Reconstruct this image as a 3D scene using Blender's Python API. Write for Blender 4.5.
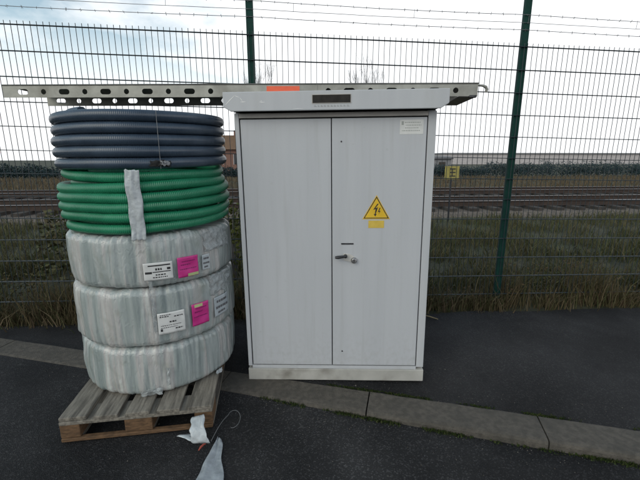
import bpy, bmesh, math, random
from mathutils import Vector, Matrix, noise
R = math.radians
PI = math.pi
scene = bpy.context.scene
for o in list(bpy.data.objects):
    bpy.data.objects.remove(o)
C = scene.collection
random.seed(11)

# ------------------------------------------------------------------ camera
cam_d = bpy.data.cameras.new("camera")
cam = bpy.data.objects.new("camera", cam_d)
C.objects.link(cam)
cam.location = (0, 0, 1.5)
cam.rotation_euler = (R(90 - 12.4), 0, 0)
cam_d.sensor_fit = 'HORIZONTAL'
cam_d.sensor_width = 36.0
cam_d.lens = 36.0 * 365.0 / 640.0
cam_d.clip_start = 0.05
cam_d.clip_end = 3000
scene.camera = cam

# ------------------------------------------------------------------ world
SUN_EL, SUN_AZ = 34.0, 222.0            # azimuth clockwise from +Y: behind the camera, slightly left
world = bpy.data.worlds.new("World")
scene.world = world
world.use_nodes = True
wn = world.node_tree.nodes
wl = world.node_tree.links
wn.clear()
w_out = wn.new("ShaderNodeOutputWorld")
w_bg = wn.new("ShaderNodeBackground")
w_bg.inputs['Strength'].default_value = 0.1
sky = wn.new("ShaderNodeTexSky")
sky.sky_type = 'NISHITA'
sky.sun_disc = False
sky.sun_elevation = R(SUN_EL)
sky.sun_rotation = R(SUN_AZ)
w_tc = wn.new("ShaderNodeTexCoord")
w_map = wn.new("ShaderNodeMapping")
w_map.inputs['Location'].default_value = (0.35, 0.1, 0.0)
w_map.inputs['Scale'].default_value = (1.0, 1.0, 2.2)
w_no = wn.new("ShaderNodeTexNoise")
w_no.inputs['Scale'].default_value = 2.1
w_no.inputs['Detail'].default_value = 7
w_no.inputs['Roughness'].default_value = 0.55
w_ramp = wn.new("ShaderNodeValToRGB")
w_ramp.color_ramp.elements[0].position = 0.27
w_ramp.color_ramp.elements[0].color = (0.12, 0.12, 0.12, 1)
w_ramp.color_ramp.elements[1].position = 0.43
w_ramp.color_ramp.elements[1].color = (1, 1, 1, 1)
w_sep = wn.new("ShaderNodeSeparateXYZ")
w_el = wn.new("ShaderNodeMapRange")      # clouds thin out towards the zenith
w_el.inputs['From Min'].default_value = 0.42
w_el.inputs['From Max'].default_value = 0.70
w_el.inputs['To Min'].default_value = 1.0
w_el.inputs['To Max'].default_value = 0.10
w_low = wn.new("ShaderNodeMapRange")     # closed white cloud bank low over the horizon
w_low.inputs['From Min'].default_value = 0.13
w_low.inputs['From Max'].default_value = 0.30
w_low.inputs['To Min'].default_value = 1.0
w_low.inputs['To Max'].default_value = 0.0
w_max = wn.new("ShaderNodeMath"); w_max.operation = 'MAXIMUM'
w_mul = wn.new("ShaderNodeMath"); w_mul.operation = 'MULTIPLY'
w_mix = wn.new("ShaderNodeMix"); w_mix.data_type = 'RGBA'
w_mix.inputs['B'].default_value = (11.8, 12.0, 12.2, 1)
w_tint = wn.new("ShaderNodeMix"); w_tint.data_type = 'RGBA'; w_tint.blend_type = 'MULTIPLY'
w_tint.inputs['Factor'].default_value = 1.0
w_tint.inputs['B'].default_value = (1.9, 1.95, 1.6, 1)
wl.new(w_tc.outputs['Generated'], w_map.inputs['Vector'])
wl.new(w_map.outputs['Vector'], w_no.inputs['Vector'])
w_bias = wn.new("ShaderNodeMath"); w_bias.operation = 'MULTIPLY_ADD'; w_bias.inputs[1].default_value = 0.55   # closed cloud on the right, breaks on the left
wl.new(w_no.outputs['Fac'], w_bias.inputs[2])
wl.new(w_bias.outputs['Value'], w_ramp.inputs['Fac'])
wl.new(w_tc.outputs['Generated'], w_sep.inputs['Vector'])
wl.new(w_sep.outputs['X'], w_bias.inputs[0])
wl.new(w_sep.outputs['Z'], w_el.inputs['Value'])
wl.new(w_sep.outputs['Z'], w_low.inputs['Value'])
wl.new(w_ramp.outputs['Color'], w_max.inputs[0])
wl.new(w_low.outputs['Result'], w_max.inputs[1])
wl.new(w_max.outputs['Value'], w_mul.inputs[0])
wl.new(w_el.outputs['Result'], w_mul.inputs[1])
wl.new(sky.outputs['Color'], w_tint.inputs['A'])
wl.new(w_tint.outputs['Result'], w_mix.inputs['A'])
wl.new(w_mul.outputs['Value'], w_mix.inputs['Factor'])
wl.new(w_mix.outputs['Result'], w_bg.inputs['Color'])
wl.new(w_bg.outputs['Background'], w_out.inputs['Surface'])

# ------------------------------------------------------------------ sun
sun_d = bpy.data.lights.new("sun", 'SUN')
sun_d.energy = 0.55
sun_d.angle = R(40)
sun_d.color = (1.0, 0.97, 0.92)
sun = bpy.data.objects.new("sun", sun_d)
C.objects.link(sun)
sdir = Vector((math.sin(R(SUN_AZ)) * math.cos(R(SUN_EL)), math.cos(R(SUN_AZ)) * math.cos(R(SUN_EL)), math.sin(R(SUN_EL))))
sun.rotation_euler = (-sdir).to_track_quat('-Z', 'Y').to_euler()

scene.view_settings.view_transform = 'Standard'
scene.view_settings.look = 'None'
scene.view_settings.exposure = 0.0
scene.view_settings.gamma = 1.0
scene.view_settings.use_curve_mapping = False
scene.render.engine = 'CYCLES'

# ------------------------------------------------------------------ materials
def node_mat(name):
    m = bpy.data.materials.new(name)
    m.use_nodes = True
    nt = m.node_tree
    b = nt.nodes['Principled BSDF']
    return m, nt, b

def mat(name, a, b=None, scale=6.0, rough=0.6, metal=0.0, bump=0.0, bscale=None, detail=5, lo=0.35, hi=0.65,
        stretch=(1, 1, 1), c=None, cscale=1.5, clo=0.5, chi=0.7, spec=0.5, rvar=0.12, coat=0.0):
    """two-tone noise paint, optional third tone as larger stains, optional bump"""
    m, nt, bs = node_mat(name)
    N, L = nt.nodes, nt.links
    tc = N.new("ShaderNodeTexCoord")
    mp = N.new("ShaderNodeMapping"); mp.inputs['Scale'].default_value = stretch
    L.new(tc.outputs['Object'], mp.inputs['Vector'])
    no = N.new("ShaderNodeTexNoise"); no.inputs['Scale'].default_value = scale; no.inputs['Detail'].default_value = detail
    L.new(mp.outputs['Vector'], no.inputs['Vector'])
    rp = N.new("ShaderNodeValToRGB")
    rp.color_ramp.elements[0].position = lo; rp.color_ramp.elements[1].position = hi
    rp.color_ramp.elements[0].color = (*a, 1); rp.color_ramp.elements[1].color = (*(b or a), 1)
    L.new(no.outputs['Fac'], rp.inputs['Fac'])
    col = rp.outputs['Color']
    if c:
        n2 = N.new("ShaderNodeTexNoise"); n2.inputs['Scale'].default_value = cscale; n2.inputs['Detail'].default_value = 6
        L.new(mp.outputs['Vector'], n2.inputs['Vector'])
        r2 = N.new("ShaderNodeValToRGB")
        r2.color_ramp.elements[0].position = clo; r2.color_ramp.elements[1].position = chi
        r2.color_ramp.elements[0].color = (0, 0, 0, 1); r2.color_ramp.elements[1].color = (1, 1, 1, 1)
        L.new(n2.outputs['Fac'], r2.inputs['Fac'])
        mx = N.new("ShaderNodeMix"); mx.data_type = 'RGBA'
        L.new(r2.outputs['Color'], mx.inputs['Factor']); L.new(col, mx.inputs['A'])
        mx.inputs['B'].default_value = (*c, 1)
        col = mx.outputs['Result']
    L.new(col, bs.inputs['Base Color'])
    mr = N.new("ShaderNodeMapRange")
    mr.inputs['To Min'].default_value = max(0.02, rough - rvar); mr.inputs['To Max'].default_value = min(1, rough + rvar)
    L.new(no.outputs['Fac'], mr.inputs['Value']); L.new(mr.outputs['Result'], bs.inputs['Roughness'])
    bs.inputs['Metallic'].default_value = metal
    bs.inputs['Specular IOR Level'].default_value = spec
    bs.inputs['Coat Weight'].default_value = coat
    if bump:
        n3 = N.new("ShaderNodeTexNoise"); n3.inputs['Scale'].default_value = bscale or scale * 4; n3.inputs['Detail'].default_value = 6
        L.new(tc.outputs['Object'], n3.inputs['Vector'])
        bp = N.new("ShaderNodeBump"); bp.inputs['Strength'].default_value = 1.0; bp.inputs['Distance'].default_value = bump
        L.new(n3.outputs['Fac'], bp.inputs['Height']); L.new(bp.outputs['Normal'], bs.inputs['Normal'])
    return m

def asphalt(name, a, b, chip):
    m, nt, bs = node_mat(name)
    N, L = nt.nodes, nt.links
    tc = N.new("ShaderNodeTexCoord")
    big = N.new("ShaderNodeTexNoise"); big.inputs['Scale'].default_value = 1.7; big.inputs['Detail'].default_value = 8
    L.new(tc.outputs['Object'], big.inputs['Vector'])
    rp = N.new("ShaderNodeValToRGB")
    rp.color_ramp.elements[0].position = 0.32; rp.color_ramp.elements[1].position = 0.7
    rp.color_ramp.elements[0].color = (*a, 1); rp.color_ramp.elements[1].color = (*b, 1)
    L.new(big.outputs['Fac'], rp.inputs['Fac'])
    vo = N.new("ShaderNodeTexVoronoi"); vo.inputs['Scale'].default_value = 150
    L.new(tc.outputs['Object'], vo.inputs['Vector'])
    hs = N.new("ShaderNodeSeparateColor"); L.new(vo.outputs['Color'], hs.inputs['Color'])
    cr = N.new("ShaderNodeValToRGB")
    cr.color_ramp.elements[0].position = 0.72; cr.color_ramp.elements[0].color = (0, 0, 0, 1)
    cr.color_ramp.elements[1].position = 1.0; cr.color_ramp.elements[1].color = (0.8, 0.8, 0.8, 1)
    L.new(hs.outputs['Red'], cr.inputs['Fac'])
    mx = N.new("ShaderNodeMix"); mx.data_type = 'RGBA'
    L.new(cr.outputs['Color'], mx.inputs['Factor']); L.new(rp.outputs['Color'], mx.inputs['A'])
    mx.inputs['B'].default_value = (*chip, 1)
    pn = N.new("ShaderNodeTexNoise"); pn.inputs['Scale'].default_value = 0.9; pn.inputs['Detail'].default_value = 9; pn.inputs['Roughness'].default_value = 0.65
    L.new(tc.outputs['Object'], pn.inputs['Vector'])
    pr = N.new("ShaderNodeValToRGB")
    pr.color_ramp.elements[0].position = 0.40; pr.color_ramp.elements[0].color = (0.55, 0.55, 0.56, 1)
    pr.color_ramp.elements[1].position = 0.62; pr.color_ramp.elements[1].color = (1.35, 1.33, 1.30, 1)
    L.new(pn.outputs['Fac'], pr.inputs['Fac'])
    st = N.new("ShaderNodeMix"); st.data_type = 'RGBA'; st.blend_type = 'MULTIPLY'; st.inputs['Factor'].default_value = 1.0
    L.new(mx.outputs['Result'], st.inputs['A']); L.new(pr.outputs['Color'], st.inputs['B'])
    L.new(st.outputs['Result'], bs.inputs['Base Color'])
    bs.inputs['Roughness'].default_value = 0.8
    bs.inputs['Specular IOR Level'].default_value = 0.25
    add = N.new("ShaderNodeMath"); add.operation = 'MULTIPLY_ADD'; add.inputs[1].default_value = 1.0
    n4 = N.new("ShaderNodeTexNoise"); n4.inputs['Scale'].default_value = 240; n4.inputs['Detail'].default_value = 3
    L.new(tc.outputs['Object'], n4.inputs['Vector'])
    L.new(n4.outputs['Fac'], add.inputs[0]); L.new(vo.outputs['Distance'], add.inputs[2])
    bp = N.new("ShaderNodeBump"); bp.inputs['Distance'].default_value = 0.004
    L.new(add.outputs['Value'], bp.inputs['Height']); L.new(bp.outputs['Normal'], bs.inputs['Normal'])
    return m

def ribbed(name, a, b, pitch, depth, rough=0.4, duty=0.5):
    """corrugated plastic pipe: rings along the u coordinate of the tube"""
    m, nt, bs = node_mat(name)
    N, L = nt.nodes, nt.links
    uv = N.new("ShaderNodeUVMap"); uv.uv_map = "UVMap"
    sp = N.new("ShaderNodeSeparateXYZ"); L.new(uv.outputs['UV'], sp.inputs['Vector'])
    mu = N.new("ShaderNodeMath"); mu.operation = 'MULTIPLY'; mu.inputs[1].default_value = 2 * PI / pitch
    L.new(sp.outputs['X'], mu.inputs[0])
    sn = N.new("ShaderNodeMath"); sn.operation = 'SINE'; L.new(mu.outputs['Value'], sn.inputs[0])
    tc = N.new("ShaderNodeTexCoord")
    no = N.new("ShaderNodeTexNoise"); no.inputs['Scale'].default_value = 7; no.inputs['Detail'].default_value = 6
    L.new(tc.outputs['Object'], no.inputs['Vector'])
    rp = N.new("ShaderNodeValToRGB")
    rp.color_ramp.elements[0].position = 0.35; rp.color_ramp.elements[1].position = 0.68
    rp.color_ramp.elements[0].color = (*a, 1); rp.color_ramp.elements[1].color = (*b, 1)
    L.new(no.outputs['Fac'], rp.inputs['Fac']); L.new(rp.outputs['Color'], bs.inputs['Base Color'])
    bs.inputs['Roughness'].default_value = rough
    bp = N.new("ShaderNodeBump"); bp.inputs['Distance'].default_value = depth; bp.inputs['Strength'].default_value = 1.0
    L.new(sn.outputs['Value'], bp.inputs['Height']); L.new(bp.outputs['Normal'], bs.inputs['Normal'])
    return m

def film_wrap(name):
    """white corrugated pipe under bands of clear film wound round the coil"""
    m, nt, bs = node_mat(name)
    N, L = nt.nodes, nt.links
    uv = N.new("ShaderNodeUVMap"); uv.uv_map = "UVMap"
    mp = N.new("ShaderNodeMapping"); mp.inputs['Scale'].default_value = (52.0, 1.1, 1)
    L.new(uv.outputs['UV'], mp.inputs['Vector'])
    no = N.new("ShaderNodeTexNoise"); no.inputs['Scale'].default_value = 1.0; no.inputs['Detail'].default_value = 5
    L.new(mp.outputs['Vector'], no.inputs['Vector'])
    rp = N.new("ShaderNodeValToRGB")
    e = rp.color_ramp.elements
    e[0].position = 0.30; e[0].color = (0.225, 0.27, 0.268, 1)
    e[1].position = 0.72; e[1].color = (0.52, 0.56, 0.54, 1)
    x = e.new(0.5); x.color = (0.35, 0.39, 0.385, 1)
    x = e.new(0.60); x.color = (0.43, 0.42, 0.41, 1)
    L.new(no.outputs['Fac'], rp.inputs['Fac'])
    tc = N.new("ShaderNodeTexCoord")
    d = N.new("ShaderNodeTexNoise"); d.inputs['Scale'].default_value = 9; d.inputs['Detail'].default_value = 8
    L.new(tc.outputs['Object'], d.inputs['Vector'])
    dr = N.new("ShaderNodeValToRGB")
    dr.color_ramp.elements[0].position = 0.55; dr.color_ramp.elements[0].color = (0, 0, 0, 1)
    dr.color_ramp.elements[1].position = 0.75; dr.color_ramp.elements[1].color = (0.55, 0.55, 0.55, 1)
    L.new(d.outputs['Fac'], dr.inputs['Fac'])
    mx = N.new("ShaderNodeMix"); mx.data_type = 'RGBA'; mx.inputs['B'].default_value = (0.22, 0.24, 0.20, 1)
    L.new(dr.outputs['Color'], mx.inputs['Factor']); L.new(rp.outputs['Color'], mx.inputs['A'])
    L.new(mx.outputs['Result'], bs.inputs['Base Color'])
    bs.inputs['Roughness'].default_value = 0.34
    bs.inputs['Coat Weight'].default_value = 0.6
    bs.inputs['Coat Roughness'].default_value = 0.12
    w = N.new("ShaderNodeTexNoise"); w.inputs['Scale'].default_value = 1.0; w.inputs['Detail'].default_value = 6
    mp2 = N.new("ShaderNodeMapping"); mp2.inputs['Scale'].default_value = (110.0, 16.0, 1)
    L.new(uv.outputs['UV'], mp2.inputs['Vector']); L.new(mp2.outputs['Vector'], w.inputs['Vector'])
    bp = N.new("ShaderNodeBump"); bp.inputs['Distance'].default_value = 0.006
    w.inputs['Distortion'].default_value = 1.4
    L.new(w.outputs['Fac'], bp.inputs['Height']); L.new(bp.outputs['Normal'], bs.inputs['Normal'])
    return m

def leaf_mat(name, cols, rough=0.7):
    m, nt, bs = node_mat(name)
    N, L = nt.nodes, nt.links
    g = N.new("ShaderNodeNewGeometry")
    rp = N.new("ShaderNodeValToRGB")
    e = rp.color_ramp.elements
    e[0].position = 0.0; e[0].color = (*cols[0], 1)
    e[1].position = 1.0; e[1].color = (*cols[-1], 1)
    for i, c in enumerate(cols[1:-1]):
        x = e.new((i + 1) / (len(cols) - 1)); x.color = (*c, 1)
    L.new(g.outputs['Random Per Island'], rp.inputs['Fac'])
    L.new(rp.outputs['Color'], bs.inputs['Base Color'])
    bs.inputs['Roughness'].default_value = rough
    bs.inputs['Specular IOR Level'].default_value = 0.2
    return m

def flat(name, a, rough=0.5, metal=0.0, k=0.88):
    return mat(name, tuple(v * k for v in a), a, scale=14, rough=rough, metal=metal)

def dirty_paint(name, a, b, dirt, rough):
    """sprayed sheet steel with thin rain streaks, scuffs and splashed dirt close to the ground"""
    m = mat(name, a, b, scale=2.4, rough=rough, bump=0.0005, bscale=260, stretch=(5, 5, 0.3))
    nt = m.node_tree; N, L = nt.nodes, nt.links
    bs = N['Principled BSDF']
    src = bs.inputs['Base Color'].links[0].from_socket
    tc = N.new("ShaderNodeTexCoord")
    def layer(scale, st, p0, p1, top, detail=7):
        mp = N.new("ShaderNodeMapping"); mp.inputs['Scale'].default_value = st
        L.new(tc.outputs['Object'], mp.inputs['Vector'])
        n = N.new("ShaderNodeTexNoise"); n.inputs['Scale'].default_value = scale; n.inputs['Detail'].default_value = detail
        L.new(mp.outputs['Vector'], n.inputs['Vector'])
        q = N.new("ShaderNodeMapRange"); q.inputs['From Min'].default_value = p0; q.inputs['From Max'].default_value = p1; q.inputs['To Max'].default_value = top
        L.new(n.outputs['Fac'], q.inputs['Value'])
        return q.outputs['Result']
    streak = layer(9, (3.2, 1, 0.16), 0.54, 0.80, 0.34)
    scuff = layer(16, (1, 1, 2.2), 0.66, 0.80, 0.40)
    sp = N.new("ShaderNodeSeparateXYZ"); L.new(tc.outputs['Object'], sp.inputs['Vector'])
    low = N.new("ShaderNodeMapRange"); low.inputs['From Min'].default_value = 0.42; low.inputs['From Max'].default_value = 0.06
    L.new(sp.outputs['Z'], low.inputs['Value'])
    spl = layer(34, (1, 1, 0.8), 0.44, 0.72, 0.5)
    ml = N.new("ShaderNodeMath"); ml.operation = 'MULTIPLY'; L.new(low.outputs['Result'], ml.inputs[0]); L.new(spl, ml.inputs[1])
    a1 = N.new("ShaderNodeMath"); a1.operation = 'MAXIMUM'; L.new(streak, a1.inputs[0]); L.new(scuff, a1.inputs[1])
    a2 = N.new("ShaderNodeMath"); a2.operation = 'MAXIMUM'; L.new(a1.outputs[0], a2.inputs[0]); L.new(ml.outputs[0], a2.inputs[1])
    mx = N.new("ShaderNodeMix"); mx.data_type = 'RGBA'; mx.inputs['B'].default_value = (*dirt, 1)
    L.new(a2.outputs[0], mx.inputs['Factor']); L.new(src, mx.inputs['A']); L.new(mx.outputs['Result'], bs.inputs['Base Color'])
    return m

M = {}
M['paint'] = mat('grey_cabinet_paint', (0.448, 0.465, 0.488), (0.478, 0.495, 0.515), scale=3.2, rough=0.48, bump=0.0006, bscale=240,
                 stretch=(5, 5, 0.5), c=(0.42, 0.43, 0.43), cscale=1.1, clo=0.5, chi=0.85)
M['paint_door'] = dirty_paint('grey_door_paint', (0.452, 0.470, 0.495), (0.472, 0.490, 0.515), (0.33, 0.335, 0.325), 0.42)
M['plinth'] = mat('weathered_plinth_paint', (0.36, 0.355, 0.33), (0.45, 0.445, 0.415), scale=7, rough=0.6, c=(0.22, 0.21, 0.185), cscale=6, clo=0.48, chi=0.74, bump=0.0008, bscale=120)
M['dark_gap'] = flat('black_shade_and_tape', (0.012, 0.012, 0.012), 0.8)  # black painted in for shade in door gaps and under the roof; also tape
M['frame_brown'] = mat('dusty_frame_paint', (0.42, 0.40, 0.37), (0.48, 0.455, 0.42), scale=9, rough=0.6)
M['scratch'] = flat('bare_scratch', (0.86, 0.86, 0.84), 0.5)
M['sign_yellow'] = mat('weathered_yellow_plate', (0.26, 0.225, 0.06), (0.34, 0.29, 0.08), scale=9, rough=0.6)
M['plate_dark'] = mat('dark_name_plate', (0.018, 0.016, 0.015), (0.032, 0.029, 0.027), scale=30, rough=0.6, spec=0.2)
M['plate_rim'] = flat('aluminium_rim', (0.42, 0.40, 0.37), 0.4, 0.4)
M['faint_ink'] = flat('faded_grey_lettering', (0.30, 0.31, 0.315), 0.6)
M['label_white'] = mat('white_label_paper', (0.58, 0.59, 0.58), (0.66, 0.67, 0.655), scale=18, rough=0.5)
M['label_grey'] = flat('grey_label_print', (0.36, 0.38, 0.36), 0.6)
M['ink'] = flat('black_ink', (0.02, 0.02, 0.022), 0.6)
M['ink_soft'] = flat('grey_ink', (0.12, 0.12, 0.13), 0.6)
M['pink'] = mat('magenta_label', (0.50, 0.025, 0.20), (0.60, 0.04, 0.26), scale=20, rough=0.45)
M['pink_dark'] = flat('dark_magenta_ink', (0.22, 0.015, 0.12), 0.5)
M['tag_green'] = flat('pale_green_tag', (0.48, 0.55, 0.26), 0.5)
M['yellow'] = mat('yellow_warning_vinyl', (0.66, 0.42, 0.02), (0.74, 0.48, 0.03), scale=12, rough=0.4)
M['yellow_faded'] = mat('faded_yellow_vinyl', (0.56, 0.40, 0.06), (0.64, 0.46, 0.08), scale=25, rough=0.5)
M['chrome'] = mat('worn_metal_lock', (0.22, 0.22, 0.22), (0.40, 0.40, 0.40), scale=40, rough=0.35, metal=0.85)
M['lock_dark'] = mat('dark_lock_metal', (0.03, 0.03, 0.035), (0.07, 0.07, 0.075), scale=40, rough=0.35, metal=0.6)
M['lock_plate'] = flat('pale_lock_plate', (0.55, 0.54, 0.51), 0.4)
M['galv'] = mat('galvanised_steel', (0.27, 0.27, 0.245), (0.37, 0.37, 0.335), scale=14, rough=0.5, metal=0.35, c=(0.22, 0.215, 0.19), cscale=6, bump=0.0004, bscale=90)
M['galv_shadow'] = mat('zinc_edge_shadow', (0.09, 0.09, 0.085), (0.14, 0.14, 0.13), scale=14, rough=0.6, metal=0.3)  # zinc darkened to paint in the shadow line along the tray top
M['orange'] = mat('orange_sticker', (0.72, 0.10, 0.04), (0.80, 0.13, 0.05), scale=20, rough=0.45)
M['black_pipe'] = ribbed('black_pipe_plastic', (0.030, 0.047, 0.072), (0.048, 0.072, 0.105), 0.0085, 0.0003, 0.27)
M['green_pipe'] = ribbed('green_pipe_plastic', (0.010, 0.155, 0.078), (0.020, 0.225, 0.115), 0.0095, 0.0010, 0.40)
M['wrap'] = film_wrap('film_wrapped_white_pipe')
def clear_film(name, col, alpha, floor=0.15):
    m, nt, bs = node_mat(name)
    N, L = nt.nodes, nt.links
    tc = N.new("ShaderNodeTexCoord"); no = N.new("ShaderNodeTexNoise"); no.inputs['Scale'].default_value = 26; no.inputs['Detail'].default_value = 7
    L.new(tc.outputs['Object'], no.inputs['Vector'])
    mr = N.new("ShaderNodeMapRange"); mr.inputs['From Min'].default_value = 0.35; mr.inputs['From Max'].default_value = 0.7
    mr.inputs['To Min'].default_value = floor; mr.inputs['To Max'].default_value = alpha
    L.new(no.outputs['Fac'], mr.inputs['Value']); L.new(mr.outputs['Result'], bs.inputs['Alpha'])
    bs.inputs['Base Color'].default_value = (*col, 1); bs.inputs['Roughness'].default_value = 0.25
    bp = N.new("ShaderNodeBump"); bp.inputs['Distance'].default_value = 0.008; L.new(no.outputs['Fac'], bp.inputs['Height']); L.new(bp.outputs['Normal'], bs.inputs['Normal'])
    return m
M['film_white'] = clear_film('thin_white_film', (0.50, 0.54, 0.56), 1.0, 0.72)
M['film_sheet'] = clear_film('thin_clouded_film', (0.36, 0.40, 0.43), 1.0, 0.66)
M['film_clear'] = clear_film('clear_crumpled_film', (0.46, 0.50, 0.51), 0.75)
M['film'] = mat('clouded_plastic_film', (0.34, 0.39, 0.42), (0.50, 0.54, 0.56), scale=11, rough=0.33, bump=0.006, bscale=16, coat=0.3)
M['film_grey'] = mat('dusty_plastic_film', (0.20, 0.235, 0.265), (0.33, 0.37, 0.40), scale=9, rough=0.36, bump=0.006, bscale=14, coat=0.3)
M['strap'] = flat('pale_tie_strap', (0.20, 0.21, 0.22), 0.5)
M['strap_dark'] = flat('grey_packing_strap', (0.10, 0.105, 0.11), 0.5)
M['red'] = flat('red_plastic', (0.30, 0.05, 0.03), 0.5)
M['wood'] = mat('weathered_pallet_wood', (0.115, 0.105, 0.088), (0.235, 0.215, 0.18), scale=5, rough=0.85, stretch=(14, 1.2, 14), c=(0.05, 0.045, 0.038), cscale=2.2, clo=0.52, chi=0.72, bump=0.003, bscale=60)
M['wood_warm'] = mat('brown_pallet_block', (0.075, 0.042, 0.020), (0.15, 0.085, 0.042), scale=9, rough=0.85, stretch=(3, 3, 10), bump=0.003, bscale=60)
M['fence'] = mat('dark_green_fence_paint', (0.003, 0.030, 0.024), (0.005, 0.042, 0.033), scale=20, rough=0.65, spec=0.2)
M['wire'] = mat('dark_green_wire', (0.010, 0.020, 0.026), (0.020, 0.032, 0.040), scale=30, rough=0.5)
M['barb'] = mat('old_galvanised_wire', (0.14, 0.14, 0.15), (0.24, 0.24, 0.25), scale=30, rough=0.5, metal=0.4)
M['road'] = asphalt('road_asphalt', (0.015, 0.0155, 0.017), (0.029, 0.0295, 0.031), (0.075, 0.075, 0.078))
M['pave'] = asphalt('pavement_asphalt', (0.014, 0.0145, 0.016), (0.025, 0.0255, 0.0275), (0.055, 0.055, 0.056))
M['kerb'] = mat('mossy_concrete', (0.062, 0.056, 0.047), (0.098, 0.088, 0.074), scale=30, rough=0.9, c=(0.050, 0.047, 0.040), cscale=5, clo=0.48, chi=0.74, detail=12, lo=0.38, hi=0.62, bump=0.006, bscale=110)
M['soil'] = mat('grassy_soil', (0.022, 0.026, 0.012), (0.055, 0.055, 0.03), scale=2.3, rough=0.95, c=(0.03, 0.05, 0.016), cscale=0.35, bump=0.03, bscale=9)
M['ballast'] = mat('railway_ballast', (0.07, 0.056, 0.046), (0.17, 0.14, 0.115), scale=16, rough=0.95, bump=0.03, bscale=14)
M['rail'] = mat('rusty_rail_side', (0.028, 0.018, 0.014), (0.05, 0.032, 0.024), scale=8, rough=0.8)
M['rail_top'] = mat('polished_rail_head', (0.34, 0.34, 0.35), (0.46, 0.46, 0.47), scale=5, rough=0.4, metal=0.5)
M['sleeper'] = mat('dark_sleeper', (0.03, 0.026, 0.023), (0.065, 0.057, 0.05), scale=6, rough=0.9)
M['moss'] = leaf_mat('moss', [(0.012, 0.022, 0.006), (0.03, 0.05, 0.012), (0.05, 0.055, 0.02)])
M['weed'] = leaf_mat('weed_blades', [(0.034, 0.038, 0.013), (0.075, 0.062, 0.030), (0.10, 0.075, 0.042), (0.05, 0.062, 0.022), (0.15, 0.115, 0.07), (0.06, 0.04, 0.025)])
M['scrub'] = leaf_mat('scrub_leaves', [(0.05, 0.032, 0.018), (0.075, 0.07, 0.025), (0.04, 0.05, 0.018), (0.09, 0.055, 0.03), (0.055, 0.065, 0.02)])
M['meadow'] = leaf_mat('meadow_grass', [(0.042, 0.055, 0.022), (0.085, 0.085, 0.036), (0.12, 0.10, 0.055), (0.05, 0.068, 0.026), (0.075, 0.06, 0.035)])
M['dry'] = leaf_mat('dry_grass', [(0.09, 0.068, 0.042), (0.14, 0.105, 0.065), (0.075, 0.066, 0.038)])
M['bush'] = leaf_mat('yellow_green_leaves', [(0.06, 0.075, 0.016), (0.11, 0.115, 0.025), (0.045, 0.06, 0.02)])
M['hedge'] = leaf_mat('dark_hedge_leaves', [(0.014, 0.030, 0.034), (0.026, 0.046, 0.052), (0.022, 0.04, 0.03)])
M['bark'] = mat('grey_bark', (0.10, 0.10, 0.105), (0.17, 0.165, 0.165), scale=4, rough=0.9)
M['brick'] = mat('red_brown_brick', (0.16, 0.085, 0.065), (0.24, 0.14, 0.11), scale=30, rough=0.9)
M['roof_tile'] = mat('brown_roof_tile', (0.13, 0.075, 0.04), (0.19, 0.115, 0.065), scale=12, rough=0.85)
M['pale_haze_frame'] = mat('pale_haze_and_frames', (0.42, 0.39, 0.39), (0.50, 0.47, 0.47), scale=2, rough=0.9)  # distance haze put into the colour of the far block; also window frames
M['grey_roof'] = flat('grey_sheet_roof', (0.22, 0.22, 0.23), 0.7)
M['glass_dark'] = flat('dark_window_glass', (0.03, 0.035, 0.04), 0.15)
M['stone'] = leaf_mat('loose_grit', [(0.05, 0.05, 0.05), (0.13, 0.125, 0.115), (0.08, 0.07, 0.06)], 0.9)
M['straw'] = flat('dry_stalk', (0.30, 0.24, 0.13), 0.8)

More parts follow.
